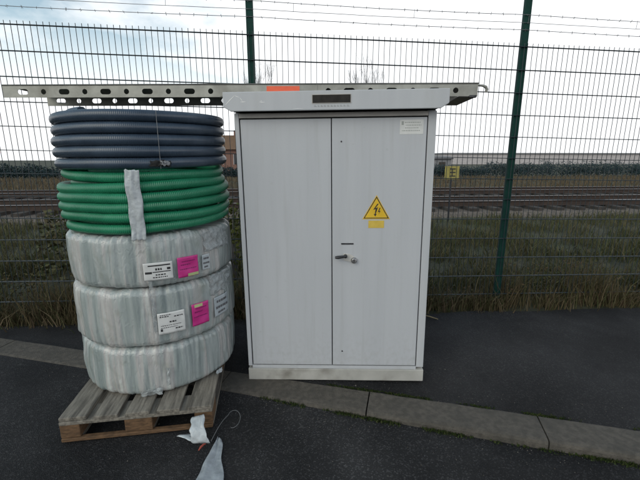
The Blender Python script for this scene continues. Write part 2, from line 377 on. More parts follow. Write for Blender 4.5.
# ------------------------------------------------------------------ mesh builder
class MB:
    def __init__(self):
        self.v = []; self.f = []; self.uv = {}; self.smooth = set(); self.mi = {}
    def add(self, vs, fs, smooth=False, uvs=None, mi=0):
        o = len(self.v)
        self.v += [tuple(p) for p in vs]
        for k, f in enumerate(fs):
            i = len(self.f)
            self.f.append(tuple(o + j for j in f))
            if smooth: self.smooth.add(i)
            if mi: self.mi[i] = mi
            if uvs: self.uv[i] = uvs[k]
        return self
    def box(self, lo, hi, mi=0, mtx=None):
        x0, y0, z0 = lo; x1, y1, z1 = hi
        vs = [Vector(p) for p in ((x0, y0, z0), (x1, y0, z0), (x1, y1, z0), (x0, y1, z0), (x0, y0, z1), (x1, y0, z1), (x1, y1, z1), (x0, y1, z1))]
        if mtx: vs = [mtx @ p for p in vs]
        return self.add(vs, [(0, 3, 2, 1), (4, 5, 6, 7), (0, 1, 5, 4), (1, 2, 6, 5), (2, 3, 7, 6), (3, 0, 4, 7)], mi=mi)
    def tube(self, pts, r, n=8, smooth=True, closed=False, caps=True, mi=0):
        pts = [Vector(p) for p in pts]
        m = len(pts)
        rr = r if isinstance(r, (list, tuple)) else [r] * m
        up = Vector((0, 0, 1)); base = []
        vs = []; L = [0.0]
        for i in range(m):
            a = pts[(i - 1) % m] if (i > 0 or closed) else pts[i]
            b = pts[(i + 1) % m] if (i < m - 1 or closed) else pts[i]
            t = (b - a).normalized()
            ref = up if abs(t.dot(up)) < 0.95 else Vector((1, 0, 0))
            s = t.cross(ref).normalized(); u = s.cross(t)
            for k in range(n):
                q = 2 * PI * k / n
                vs.append(pts[i] + (s * math.cos(q) + u * math.sin(q)) * rr[i])
            if i: L.append(L[-1] + (pts[i] - pts[i - 1]).length)
        if closed: L.append(L[-1] + (pts[0] - pts[-1]).length)
        fs = []; uvs = []
        for i in range(m if closed else m - 1):
            j = (i + 1) % m
            for k in range(n):
                k2 = (k + 1) % n
                fs.append((i * n + k, i * n + k2, j * n + k2, j * n + k))
                uvs.append(((L[i], k / n), (L[i], (k + 1) / n), (L[i + 1], (k + 1) / n), (L[i + 1], k / n)))
        self.add(vs, fs, smooth, uvs, mi)
        if caps and not closed:
            self.add(vs[:n], [tuple(range(n))], mi=mi)
            self.add(vs[-n:], [tuple(reversed(range(n)))], mi=mi)
        return self
    def prism(self, poly, z0, z1, mtx=None):
        n = len(poly)
        vs = [Vector((x, y, z0)) for x, y in poly] + [Vector((x, y, z1)) for x, y in poly]
        if mtx: vs = [mtx @ p for p in vs]
        fs = [tuple(reversed(range(n))), tuple(range(n, 2 * n))] + [(i, (i + 1) % n, n + (i + 1) % n, n + i) for i in range(n)]
        return self.add(vs, fs)
    def build(self, name, material, parent=None, bevel=0.0, seg=2, solid=0.0):
        me = bpy.data.meshes.new(name)
        me.from_pydata(self.v, [], self.f)
        mats = material if isinstance(material, (list, tuple)) else [material]
        for m in mats: me.materials.append(m)
        if self.uv:
            ul = me.uv_layers.new(name="UVMap")
            for p in me.polygons:
                u = self.uv.get(p.index)
                if u:
                    for li, q in zip(p.loop_indices, u): ul.data[li].uv = q
        for p in me.polygons:
            if p.index in self.smooth: p.use_smooth = True
            if p.index in self.mi: p.material_index = self.mi[p.index]
        me.update()
        o = bpy.data.objects.new(name, me)
        C.objects.link(o)
        if parent: o.parent = parent
        if solid:
            s = o.modifiers.new('thickness', 'SOLIDIFY'); s.thickness = solid; s.offset = 0
        if bevel:
            b = o.modifiers.new('bevel', 'BEVEL'); b.width = bevel; b.segments = seg; b.limit_method = 'ANGLE'; b.angle_limit = R(40)
        return o

def tag(o, label=None, cat=None, group=None, kind=None):
    if label: o['label'] = label
    if cat: o['category'] = cat
    if group: o['group'] = group
    if kind: o['kind'] = kind
    return o

def empty(name, loc=(0, 0, 0), rot=(0, 0, 0)):
    o = bpy.data.objects.new(name, None)
    C.objects.link(o)
    o.location = loc; o.rotation_euler = rot
    o.empty_display_size = 0.1
    return o

def copy_tree(o, parent=None):
    c = o.copy(); C.objects.link(c)
    if parent: c.parent = parent
    for ch in o.children: copy_tree(ch, c)
    return c

# ------------------------------------------------------------------ ground
KA = R(-13.6)                                     # direction of the kerb line
KD = Vector((math.cos(KA), math.sin(KA), 0)); KN = Vector((-KD.y, KD.x, 0))
K0 = Vector((0.33, 2.150, 0))                     # back edge of the kerb at the joint
KW = 0.215                                        # kerb width
def kp(s, n, z): return K0 + KD * s + KN * n + Vector((0, 0, z))
def drop(s):                                      # the kerb is lowered towards the left
    t = min(1, max(0, (s + 1.2) / 2.2)); t = t * t * (3 - 2 * t)
    return -0.008 - 0.047 * t
FA, FB = 3.497, 0.0844                            # fence line: Y = FA + FB * X
def fy(x): return FA + FB * x

b = MB(); nx, ny = 60, 90
xs = [-900 + 1800 * i / nx for i in range(nx + 1)]
xs = sorted(set([-900, -500, -260, -140, -80, -50] + [-30 + i * 0.75 for i in range(81)] + [50, 80, 140, 260, 500, 900]))
ys = sorted(set([-900, -300, -80, -20, -6, -2, 1, 2.6, 3.0] + [3.2 + i * 0.35 for i in range(25)] + [12.5 + i * 1.5 for i in range(16)] + [40, 55, 80, 130, 220, 400, 900]))
vs = []
for y in ys:
    for x in xs:
        if y < 3.05: z = -0.12
        else:
            z = -0.03 + 0.05 * noise.noise((x * 0.5, y * 0.5, 3.1)) * min(1, (y - 3.05) / 2.5)
            if y > 21: z += 0.08 * min(1, (y - 21) / 6)
        vs.append((x, y, z))
n = len(xs)
fs = [(j * n + i, j * n + i + 1, (j + 1) * n + i + 1, (j + 1) * n + i) for j in range(len(ys) - 1) for i in range(n - 1)]
b.add(vs, fs, smooth=True)
tag(b.build('terrain', M['soil']), kind='structure')

b = MB()                                          # road in front of the kerb
ss = [-40, -12, -5] + [-3 + 0.25 * i for i in range(25)] + [5, 12, 40]
vs = []; ns = [-KW + 0.004, -1.0, -2.2, -6, -30]
for q in ns:
    for s in ss: vs.append(kp(s, q, drop(s) if q > -6 else -0.05))
n = len(ss)
fs = [((j + 1) * n + i, (j + 1) * n + i + 1, j * n + i + 1, j * n + i) for j in range(len(ns) - 1) for i in range(n - 1)]
b.add(vs, fs, smooth=True)
tag(b.build('road', M['road']), kind='structure')

b = MB()                                          # asphalt pavement between kerb and fence
vs = []; fs = []
cols = 90
for i in range(cols + 1):
    s = -14 + 28 * i / cols
    p = kp(s, -0.01, -0.004)
    e = fy(p.x + 0.25) - 0.13 + 0.05 * noise.noise((s * 1.7, 0, 9)) + 0.02 * noise.noise((s * 9, 0, 2))
    q = p + KN * max(0.1, (e - p.y)); q.z = -0.006
    for k in range(5):
        r_ = p.lerp(q, k / 4); r_.z += 0.004 * noise.noise((r_.x * 1.3, r_.y * 1.3, 5)) * (1 if 0 < k < 4 else 0)
        vs.append(r_)
for i in range(cols):
    for k in range(4):
        fs.append((i * 5 + k, (i + 1) * 5 + k, (i + 1) * 5 + k + 1, i * 5 + k + 1))
b.add(vs, fs, smooth=True)
tag(b.build('pavement', M['pave']), kind='structure')

# kerb stones, each one metre long with a thin joint
kerb_labels = {}
def kerb_stone(s0, s1):
    m = MB()
    prof = [(-KW + 0.004, -0.16), (-KW, -0.02), (-KW + 0.006, -0.006), (-KW + 0.022, 0.0), (-0.012, 0.002), (0.0, -0.004), (0.0, -0.16)]
    n = len(prof); N_ = 10; vs = []; fs = []
    for i in range(N_ + 1):
        s = s0 + (s1 - s0) * i / N_
        for (q, z) in prof:
            w = 0.003 * noise.noise((s * 7, q * 9, z * 5))
            vs.append(kp(s, q + w, z + w * 0.7))
    for i in range(N_):
        for k in range(n - 1):
            fs.append((i * n + k, i * n + k + 1, (i + 1) * n + k + 1, (i + 1) * n + k)[::-1])
    fs.append(tuple(range(n))); fs.append(tuple(reversed(range(N_ * n, N_ * n + n))))
    m.add(vs, fs)
    return m.build('kerb_stone', M['kerb'])
for i, lab in ((-5, 'kerb stone continuing beyond the left end of the visible row'), (-4, 'dark concrete kerb stone at the far left of the pavement edge'), (-3, 'concrete kerb stone just left of the pallet'),
               (-2, 'weathered concrete kerb stone running under the pallet'),
               (-1, 'brown stained concrete kerb stone under the front left corner of the cabinet'),
               (0, 'grey concrete kerb stone right of the joint in front of the right door'),
               (1, 'rightmost visible concrete kerb stone, moss along its foot'), (2, 'kerb stone continuing beyond the right end of the visible row'), (3, 'last kerb stone outside the view on the right')):
    o = kerb_stone(i * 1.0 + 0.004, (i + 1) * 1.0 - 0.004)
    tag(o, lab, 'kerb', 'kerb stones along the pavement edge')

# moss and grit along both edges of the kerb
b = MB()
for k in range(7000):
    s = random.uniform(-1.1, 2.2)
    dens = 1.3 * noise.noise((s * 3.1, 1.7, 0)) + 0.7 * noise.noise((s * 11, 4.7, 0)) + (0.25 if s > 0 else -0.2)
    if random.random() > dens + 0.3: continue
    q = -KW - abs(random.gauss(0, 0.013)) + 0.004; z = drop(s)
    p = kp(s, q, z); w = random.uniform(0.003, 0.008); a = random.uniform(0, PI)
    hgt = random.uniform(0.005, 0.020)
    dx, dy = w * math.cos(a), w * math.sin(a)
    b.add([(p.x - dx, p.y - dy, z - 0.002), (p.x + dx, p.y + dy, z - 0.002), (p.x + random.uniform(-.006, .006), p.y + random.uniform(-.006, .006), z + hgt)], [(0, 1, 2)])
for k in range(3500):
    s = random.uniform(-0.5, 2.2)
    if random.random() > 1.4 * noise.noise((s * 4.1, 7.7, 0)) + 0.7 * noise.noise((s * 13, 2.7, 0)) + 0.22: continue
    p = kp(s, random.gauss(0.008, 0.007), -0.003); w = random.uniform(0.003, 0.008); a = random.uniform(0, PI)
    dx, dy = w * math.cos(a), w * math.sin(a)
    b.add([(p.x - dx, p.y - dy, p.z), (p.x + dx, p.y + dy, p.z), (p.x, p.y, p.z + random.uniform(0.003, 0.012))], [(0, 1, 2)])
tag(b.build('moss', M['moss']), 'dark green moss growing along the edges of the kerb', 'moss', kind='stuff')

b = MB()
def grit(p, r):
    vs = []
    for d in ((1, 0, 0), (-1, 0, 0), (0, 1, 0), (0, -1, 0), (0, 0, 1), (0, 0, -1)):
        vs.append(Vector(p) + Vector(d) * r * random.uniform(0.6, 1.2))
    b.add(vs, [(0, 2, 4), (2, 1, 4), (1, 3, 4), (3, 0, 4), (2, 0, 5), (1, 2, 5), (3, 1, 5), (0, 3, 5)])
for k in range(900):
    s = random.uniform(-2.4, 2.4); q = random.choice([-KW - random.expovariate(14), -KW - random.expovariate(2.5), random.expovariate(5)])
    z = drop(s) if q < -KW else -0.004
    if q < -1.0 or q > 1.1: continue
    grit(kp(s, q, z + 0.001), random.uniform(0.0015, 0.0045) * (1.6 if random.random() < 0.06 else 1))
tag(b.build('grit', M['stone']), 'loose grit scattered over the asphalt', 'grit', kind='stuff')

# ------------------------------------------------------------------ power cabinet
CU = Vector((0.9994, -0.0345, 0)).normalized()
CN = Vector((-CU.y, CU.x, 0))
cab = empty('electrical_cabinet', (-0.494, 2.290, 0.0), (0, R(-0.62), math.atan2(CU.y, CU.x)))
tag(cab, 'tall grey two-door steel electrical cabinet with a yellow high voltage triangle', 'electrical cabinet')
CW, CD = 1.200, 0.50
# local frame: x along the front, y backwards, z up
b = MB()
b.box((0, 0.02, 0.100), (0.028, CD, 1.775)); b.box((CW - 0.050, 0.02, 0.100), (CW, CD, 1.775))      # side walls
b.box((0.028, CD - 0.02, 0.100), (CW - 0.050, CD - 0.003, 1.773))                                    # back
b.box((0.028, 0.022, 0.1005), (CW - 0.050, CD - 0.02, 0.108))                                        # floor
b.build('body', M['paint'], cab, bevel=0.003)
for (xa, xb) in ((0.0, 0.026), (CW - 0.048, CW)):
    b = MB(); b.box((xa, 0.0, 0.103), (xb, 0.0195, 1.768)); b.build('front_post', M['paint'], cab, bevel=0.003)
b = MB(); b.box((0.0265, 0.001, 1.742), (CW - 0.0485, 0.0195, 1.769)); b.build('top_rail', M['frame_brown'], cab, bevel=0.002)
b = MB(); b.box((0.0265, 0.001, 0.085), (CW - 0.0485, 0.0195, 0.108)); b.build('bottom_rail', M['paint'], cab, bevel=0.002)
b = MB(); b.box((0.0265, 0.017, 0.1085), (CW - 0.0485, 0.0215, 1.7415)); b.build('gap_shade_sheet', M['dark_gap'], cab)  # black sheet behind the doors, shade of the gaps put into its colour
b = MB(); b.box((-0.002, -0.006, 0.0), (CW + 0.002, CD - 0.01, 0.0845)); b.build('plinth', M['plinth'], cab, bevel=0.004)

def door(x0, x1):
    m = MB(); m.box((x0, -0.002, 0.1155), (x1, 0.0165, 1.734))
    return m.build('door', M['paint_door'], cab, bevel=0.004, seg=3)
dl = door(0.0335, 0.5780); dr = door(0.5835, CW - 0.0545)
tag(dl, 'plain left door with fold marks'); tag(dr, 'right door with lock, warning triangle and white sticker')
F = -0.002
# handle, lock, slot plate on the right door
b = MB(); b.box((0.640, F - 0.003, 0.9655), (0.718, F - 0.0005, 0.975)); b.build('catch_plate', M['lock_dark'], dr, bevel=0.001)
b = MB()
b.prism([(0.655, 0.862), (0.735, 0.845), (0.742, 0.872), (0.700, 0.902), (0.655, 0.908)], 0, 0.004,
        Matrix(((1, 0, 0, 0), (0, 0, -1, F - 0.0006), (0, 1, 0, 0), (0, 0, 0, 1))))
lk = b.build('lock_plate', M['lock_plate'], dr, bevel=0.0012)
b = MB()
b.tube([(0.667, F - 0.004, 0.893), (0.667, F - 0.030, 0.893)], 0.011, 12)
b.tube([(0.676, F - 0.028, 0.896), (0.650, F - 0.033, 0.893), (0.620, F - 0.034, 0.889), (0.602, F - 0.031, 0.888)], [0.007, 0.009, 0.0105, 0.008], 10)
b.build('handle', M['lock_dark'], dr)
b = MB()
b.tube([(0.722, F - 0.004, 0.862), (0.722, F - 0.010, 0.862), (0.722, F - 0.018, 0.862), (0.722, F - 0.020, 0.862)], [0.020, 0.020, 0.017, 0.012], 20)
kb = b.build('lock_cylinder', M['chrome'], dr)
b = MB(); b.box((0.7195, F - 0.0215, 0.853), (0.7245, F - 0.0195, 0.871)); b.build('keyhole', M['ink'], kb)
# rivets on the right door
for (x, z) in ((0.640, 1.600), (0.648, 0.220)):
    b = MB(); b.tube([(x, F + 0.0005, z), (x, F - 0.003, z)], [0.0055, 0.004], 10); b.build('rivet', M['lock_dark'], dr)
# warning triangle
def tri(cx, z0, w, hgt, y, rnd=0.0):
    return [(cx - w / 2, z0), (cx + w / 2, z0), (cx, z0 + hgt)]
MZ = lambda y: Matrix(((1, 0, 0, 0), (0, 0, -1, y), (0, 1, 0, 0), (0, 0, 0, 1)))
TX = 0.858
b = MB(); b.prism(tri(TX, 1.128, 0.172, 0.150, 0), 0, 0.0012, MZ(F - 0.0004)); ts = b.build('warning_triangle', M['yellow'], dr, bevel=0.0004)
b = MB()
o3 = tri(TX, 1.1325, 0.158, 0.138, 0); i3 = tri(TX, 1.1375, 0.141, 0.1225, 0)
vs = [Vector((x, F - 0.0022, z)) for x, z in o3 + i3]
b.add(vs, [(0, 1, 4, 3), (1, 2, 5, 4), (2, 0, 3, 5)]); b.build('border_line', M['ink'], ts)
b = MB()
bolt = [(0.006, 0.088), (-0.020, 0.050), (-0.004, 0.054), (-0.010, 0.022), (-0.017, 0.024), (-0.006, 0.008), (0.003, 0.026), (-0.004, 0.024), (0.010, 0.066), (-0.006, 0.060), (0.014, 0.088)]
bolt2 = [(TX + x, 1.137 + z) for x, z in bolt]
vs = [Vector((x, F - 0.0023, z)) for x, z in bolt2]
b.add(vs, [tuple(range(len(vs)))]); b.build('lightning_bolt', M['ink'], ts)
b = MB()
bolt3 = [(TX + 0.017 + x * 0.55, 1.155 + z * 0.55) for x, z in [(0.004, 0.08), (-0.014, 0.03), (0.004, 0.036), (-0.006, 0.0), (0.016, 0.048), (0.0, 0.044), (0.016, 0.08)]]
b.add([Vector((x, F - 0.0023, z)) for x, z in bolt3], [tuple(range(7))]); b.build('lightning_bolt', M['ink'], ts)
b = MB(); b.box((TX - 0.048, F - 0.0014, 1.072), (TX + 0.050, F - 0.0003, 1.119)); yp = b.build('yellow_patch', M['yellow_faded'], dr)
# white information sticker with illegible small print
b = MB(); b.box((0.986, F - 0.0012, 1.637), (1.124, F - 0.0003, 1.7195)); st = b.build('information_sticker', M['label_white'], dr)
b = MB()
for k, (w0, w1) in enumerate(((0.028, 0.120), (0.034, 0.126), (0.030, 0.112), (0.012, 0.118))):
    x = 0.986 + w0
    z = 1.704 - k * 0.0155
    while x < 0.986 + w1:
        l = random.uniform(0.004, 0.013); b.box((x, F - 0.0018, z - 0.0022), (min(x + l, 0.986 + w1), F - 0.0013, z + 0.0022)); x += l + 0.003
b.box((0.986 + 0.009, F - 0.0018, 1.690), (0.986 + 0.022, F - 0.0013, 1.711))
b.build('small_print', M['label_grey'], st)
# roof hood with chamfered lower corners
rf = empty('roof', (0, 0, 0)); rf.parent = cab
x0, x1 = -0.042, CW + 0.046
b = MB()
poly = [(x0 + 0.042, 1.772), (x1 - 0.046, 1.772), (x1 - 0.004, 1.797), (x1, 1.803), (x1, 1.878), (x0, 1.878), (x0, 1.797)]
vs = [Vector((x, -0.075, z)) for x, z in poly] + [Vector((x, -0.060, z)) for x, z in poly]
n = len(poly)
b.add(vs, [tuple(range(n)), tuple(reversed(range(n, 2 * n)))] + [(i, n + i, n + (i + 1) % n, (i + 1) % n) for i in range(n)])
fa = b.build('fascia', M['paint'], rf, bevel=0.004)
b = MB(); b.box((x0 + 0.002, -0.0595, 1.862), (x1 - 0.002, CD + 0.05, 1.877))
b.box((x0 + 0.002, -0.0595, 1.800), (x0 + 0.016, CD + 0.05, 1.8615)); b.box((x1 - 0.016, -0.0595, 1.800), (x1 - 0.002, CD + 0.05, 1.8615))
b.box((x0 + 0.017, CD + 0.03, 1.790), (x1 - 0.017, CD + 0.0495, 1.8615))
b.build('roof_sheet', M['paint'], rf, bevel=0.002)
b = MB(); b.box((0.004, -0.0590, 1.7765), (CW - 0.004, CD + 0.028, 1.7900)); b.build('soffit', M['dark_gap'], rf)  # underside coloured black for the shadow below the roof hood
b = MB(); b.box((0.474, -0.0785, 1.8105), (0.690, -0.0755, 1.8535)); npl = b.build('name_plate', M['plate_dark'], rf, bevel=0.001)
b = MB()
b.box((0.470, -0.0775, 1.8537), (0.694, -0.0755, 1.8565)); b.box((0.470, -0.0775, 1.8075), (0.694, -0.0755, 1.8103))
b.box((0.470, -0.0775, 1.8105), (0.4737, -0.0755, 1.8535)); b.box((0.6903, -0.0775, 1.8105), (0.694, -0.0755, 1.8535))
b.build('plate_frame', M['plate_rim'], npl)
b = MB()
x = 0.482
while x < 0.675:
    l = random.uniform(0.008, 0.016)
    b.box((x, -0.0757, 1.790), (x + l, -0.0752, 1.7925)); b.box((x, -0.0757, 1.7965), (x + l * 0.7, -0.0752, 1.7985)); b.box((x + l * 0.4, -0.0757, 1.7927), (x + l * 0.4 + 0.002, -0.0752, 1.7963)); x += l + 0.007
b.build('stamped_lettering', M['faint_ink'], rf)
#                                                 chipped paint scratches on the fascia
def scr(p, q, w):
    p = Vector((p[0], -0.0757, p[1])); q = Vector((q[0], -0.0757, q[1])); d = (q - p).normalized(); s = Vector((-d.z, 0, d.x)) * w
    m = p.lerp(q, 0.45) + s * random.uniform(-1, 1)
    b = MB(); b.add([p - s * 0.4, m - s, q - s * 0.3, q + s * 0.3, m + s, p + s * 0.4], [(0, 1, 4, 5), (1, 2, 3, 4)]); b.build('paint_scratch', M['scratch'], rf)
scr((-0.028, 1.808), (0.028, 1.858), 0.0022); scr((0.030, 1.858), (0.055, 1.848), 0.0013); scr((0.058, 1.846), (0.072, 1.826), 0.0013)
scr((0.060, 1.823), (0.090, 1.824), 0.0018); scr((0.170, 1.822), (0.200, 1.820), 0.0018); scr((0.176, 1.829), (0.186, 1.826), 0.001); scr((0.36, 1.781), (0.42, 1.783), 0.001)

# ------------------------------------------------------------------ perforated cable tray lying upside down on the roof
tray = empty('cable_tray', (-2.02, 2.475, 1.8875), (0, R(0.15), R(-1.95)))
tag(tray, 'long perforated galvanised cable tray lying across the cabinet roof', 'cable tray')
TW, TH = 0.370, 0.071
def punched(s0, s1, slots, z0, z1, y, name, parent):
    """vertical steel strip with round and oblong holes; slots = [(s, half_length)]"""
    m = MB(); hr = 0.0165; zc = (z0 + z1) / 2 - 0.001
    cells = []; slots = sorted(slots)
    edges = [s0] + [(slots[i][0] + slots[i + 1][0]) / 2 for i in range(len(slots) - 1)] + [s1]
    if not slots: cells = []; m.add([(s0, y, z0), (s1, y, z0), (s1, y, z1), (s0, y, z1)], [(0, 1, 2, 3)])
    for i, (s, hl) in enumerate(slots):
        a, c = edges[i], edges[i + 1]
        inner = []; outer = []
        K = 9
        for k in range(K):                       # right half then left half
            q = -PI / 2 + PI * k / (K - 1)
            inner.append((s + hl + hr * math.cos(q), zc + hr * math.sin(q)))
        for k in range(K):
            q = PI / 2 + PI * k / (K - 1)
            inner.append((s - hl + hr * math.cos(q), zc + hr * math.sin(q)))
        for k in range(K):
            t = k / (K - 1)
            if t < 0.25: outer.append((s + hl + (c - s - hl) * t * 4, z0))
            elif t > 0.75: outer.append((s + hl + (c - s - hl) * (1 - t) * 4, z1))
            else: outer.append((c, z0 + (z1 - z0) * (t - 0.25) * 2))
        for k in range(K):
            t = k / (K - 1)
            if t < 0.25: outer.append((s - hl + (a - s + hl) * t * 4, z1))
            elif t > 0.75: outer.append((s - hl + (a - s + hl) * (1 - t) * 4, z0))
            else: outer.append((a, z1 - (z1 - z0) * (t - 0.25) * 2))
        n = len(inner)
        vs = [(x, y, z) for x, z in inner] + [(x, y, z) for x, z in outer]
        m.add(vs, [(k, (k + 1) % n, n + (k + 1) % n, n + k)[::-1] for k in range(n)])
    return m.build(name, M['galv'], parent, solid=0.0022)
def slot_list(first, count, pitch, long_first):
    return [(first + k * pitch, 0.018 if (k % 2 == 0) == long_first else 0.0) for k in range(count)]
LT = 3.02
SPL0, SPL1 = 1.395, 2.005
left_slots = slot_list(0.935 - 0.134 * 6, 12, 0.134, True)
right_slots = slot_list(2.072, 7, 0.130, False)
left_rear = slot_list(0.774 - 0.134 * 5, 12, 0.134, True)
right_rear = slot_list(2.072, 7, 0.130, True)
LE = 1.70; RL = 2.985
LT = RL
punched(0.0, LE, left_slots, -0.0, TH, 0.0, 'side_flange', tray)
punched(LE + 0.002, LT, right_slots, 0.0, TH, 0.0, 'side_flange', tray)
punched(0.0, LE, left_rear, 0.0, TH, TW, 'side_flange', tray)
punched(LE + 0.002, LT, right_rear, 0.0, TH, TW, 'side_flange', tray)
b = MB(); b.box((0, -0.0005, TH + 0.0005), (LT, TW + 0.0005, TH + 0.003)); b.build('tray_floor', M['galv'], tray)
b = MB()
for y in (-0.0015, TW + 0.0015): b.tube([(0, y, TH + 0.004), (LT + 0.004, y, TH + 0.004)], 0.0042, 8)
b.build('rolled_edge', M['galv_shadow'], tray)  # dark colour stands for the shadow along this edge
b = MB(); b.box((SPL0, -0.0045, 0.004), (SPL1, -0.0014, TH - 0.003)); sp = b.build('splice_plate', M['galv'], tray, bevel=0.0008)
for s in (SPL0 + 0.04, SPL0 + 0.21, SPL1 - 0.03):
    b = MB(); b.tube([(s, -0.0045, 0.03), (s, -0.0085, 0.03)], [0.007, 0.0055], 10); b.build('bolt', M['galv'], sp)
b = MB(); b.box((1.690, -0.0056, 0.026), (1.895, -0.0047, 0.062)); b.build('orange_sticker', M['orange'], tray)
b = MB(); b.box((LT - 0.11, 0.004, -0.003), (LT - 0.004, TW - 0.003, 0.0015)); b.build('end_rung', M['lock_dark'], tray)
b = MB(); b.box((LT - 0.05, -0.012, -0.008), (LT - 0.006, 0.014, 0.006)); b.build('end_clip', M['lock_dark'], tray, bevel=0.003)
b = MB()
pts = [(LT - 0.06, 0.02, TH - 0.004), (LT + 0.005, 0.02, TH - 0.004), (LT + 0.035, 0.02, TH - 0.006), (LT + 0.055, 0.02, TH - 0.014), (LT + 0.062, 0.02, TH - 0.028), (LT + 0.058, 0.02, TH - 0.044)]
b.tube(pts, [0.006, 0.006, 0.007, 0.009, 0.009, 0.008], 10); b.build('hook', M['galv'], tray)

# ------------------------------------------------------------------ pallet
PR = R(8.6)
pal = empty('pallet', (-1.098, 2.352, 0.0), (0, 0, PR))
tag(pal, 'weathered wooden pallet under the stack of pipe coils', 'pallet')
def plank(lo, hi, name, m_, seed):
    m = MB(); m.box(lo, hi)
    o = m.build(name, m_, pal, bevel=0.004)
    return o
bx = [(-0.400, -0.255), (-0.2150, -0.115), (-0.0725, 0.0725), (0.115, 0.215), (0.255, 0.400)]
bx = [(-0.400, -0.262), (-0.222, -0.098), (-0.058, 0.062), (0.104, 0.226), (0.268, 0.400)]
for i, (a, c) in enumerate(bx):
    e = random.uniform(-0.006, 0.006)
    plank((a, -0.600 + e, 0.122), (c, 0.600 + e, 0.144), 'deck_board', M['wood'], i)
for y in (-0.600, -0.0725, 0.455):
    plank((-0.400, y, 0.100), (0.400, y + 0.145, 0.1215), 'cross_board', M['wood'], 0)
plank((-0.398, -0.604, 0.001), (0.398, -0.575, 0.0215), 'front_batten', M['wood_warm'], 0)
for x in (-0.400, -0.0725, 0.300):
    w = 0.145 if x == -0.0725 else 0.100
    for y in (-0.597, -0.0725, 0.452):
        plank((x, y, 0.0225), (x + w, y + 0.145, 0.0995), 'block', M['wood_warm'], 0)
    plank((x, -0.574, 0.0), (x + w, 0.600, 0.022), 'bottom_board', M['wood'], 0)

# ------------------------------------------------------------------ coils of pipe
CC = Vector((-1.09, 2.36, 0))
def wrapped_coil(z0, z1, Ro, seed, label, tilt=(0, 0), squash=0.10):
    """fat ring of pipe bound in film: rounded profile swept round, with folds"""
    root = empty('wrapped_pipe_coil', (CC.x, CC.y, z0), (R(tilt[0]), R(tilt[1]), 0))
    tag(root, label, 'pipe coil', 'film-wrapped white pipe coils on the pallet')
    rnd = random.Random(seed)
    hh = z1 - z0; Ri = 0.20; rad = 0.040
    prof = []
    def corner(cx, cz, a0, a1, k=6):
        for i in range(k + 1):
            a = a0 + (a1 - a0) * i / k
            prof.append((cx + rad * math.cos(a), cz + rad * math.sin(a)))
    corner(Ri + rad, rad, -PI, -PI / 2)
    corner(Ro - rad, rad, -PI / 2, 0)
    nm = 6
    for i in range(1, nm): prof.append((Ro, rad + (hh - 2 * rad) * i / nm))
    corner(Ro - rad, hh - rad, 0, PI / 2)
    corner(Ri + rad, hh - rad, PI / 2, PI)
    n = len(prof); NA = 600; vs = []; fs = []; uvs = []
    amp = [rnd.uniform(-1, 1) for _ in range(NA)]
    for i in range(NA):
        a = 2 * PI * i / NA
        for k, (r_, z_) in enumerate(prof):
            cx, sx = math.cos(a), math.sin(a)
            d = 0.010 * noise.noise((cx * 3 + seed, sx * 3, z_ * 5)) + 0.0055 * noise.noise((cx * 17, sx * 17 + seed, z_ * 4)) + 0.0035 * noise.noise((cx * 55, sx * 55, z_ * 9 + seed)) - 0.0065 * (1 - min(1, abs(noise.noise((cx * 10 + z_ * 1.5, sx * 10, z_ * 2.5 + seed))) * 4)) ** 2
            out = max(0.0, (r_ - (Ro - rad)) / rad)
            bul = 0.005 * math.sin(PI * z_ / hh) * out
            edge = abs(z_ / hh - 0.5) * 2
            zz = z_ + (0.012 * noise.noise((cx * 5, sx * 5, seed + 4)) + 0.008 * noise.noise((cx * 21, sx * 21, seed + 7)) if edge > 0.5 else 0) * (1 if z_ > hh / 2 else 0.0)
            d -= 0.012 * max(0, noise.noise((cx * 11, sx * 11, seed + 1))) * max(0, edge - 0.45) * out
            rr = r_ + (d + bul) * (1 if r_ > Ri + rad else 0.4)
            vs.append((rr * cx, rr * sx, max(0.0, zz)))
    for i in range(NA):
        j = (i + 1) % NA
        for k in range(n):
            k2 = (k + 1) % n
            fs.append((i * n + k, j * n + k, j * n + k2, i * n + k2))
            u0, u1 = i / NA, (i + 1) / NA
            uvs.append(((u0 + seed * 0.37, k / n), (u1 + seed * 0.37, k / n), (u1 + seed * 0.37, (k + 1) / n), (u0 + seed * 0.37, (k + 1) / n)))
    m = MB(); m.add(vs, fs, True, uvs); m.build('pipe_bundle', M['wrap'], root)
    return root

def lab_r(a, z, r_):
    return r_ + 0.0032 * noise.noise((a * 0.11, z * 22, r_)) + 0.0016 * noise.noise((a * 0.45, z * 60, 3))
def bent(m, aa, ab, za, zb, r_, na, nz):
    vs = []; fs = []
    for i in range(na + 1):
        for k in range(nz + 1):
            ad = aa + (ab - aa) * i / na; z = za + (zb - za) * k / nz; q = lab_r(ad, z, r_)
            vs.append((q * math.cos(R(ad)), q * math.sin(R(ad)), z))
    for i in range(na):
        for k in range(nz): fs.append((i * (nz + 1) + k, (i + 1) * (nz + 1) + k, (i + 1) * (nz + 1) + k + 1, i * (nz + 1) + k + 1))
    m.add(vs, fs, True)
def patch(parent, a0, a1, z0, z1, r_, material, name):
    """a thin wrinkled sticker bent round the coil: angles in degrees, z local to the coil"""
    m = MB(); bent(m, a0, a1, z0, z1, r_, 24, 12)
    return m.build(name, material, parent, solid=0.0006)

def printed(parent, a0, a1, z0, z1, r_, rows, material, name='print'):
    m = MB()
    for (t0, t1, v0, v1) in rows:
        bent(m, a0 + (a1 - a0) * t0, a0 + (a1 - a0) * t1, z0 + (z1 - z0) * v0, z0 + (z1 - z0) * v1, r_, max(1, int((t1 - t0) * 24)), 1)
    return m.build(name, material, parent)

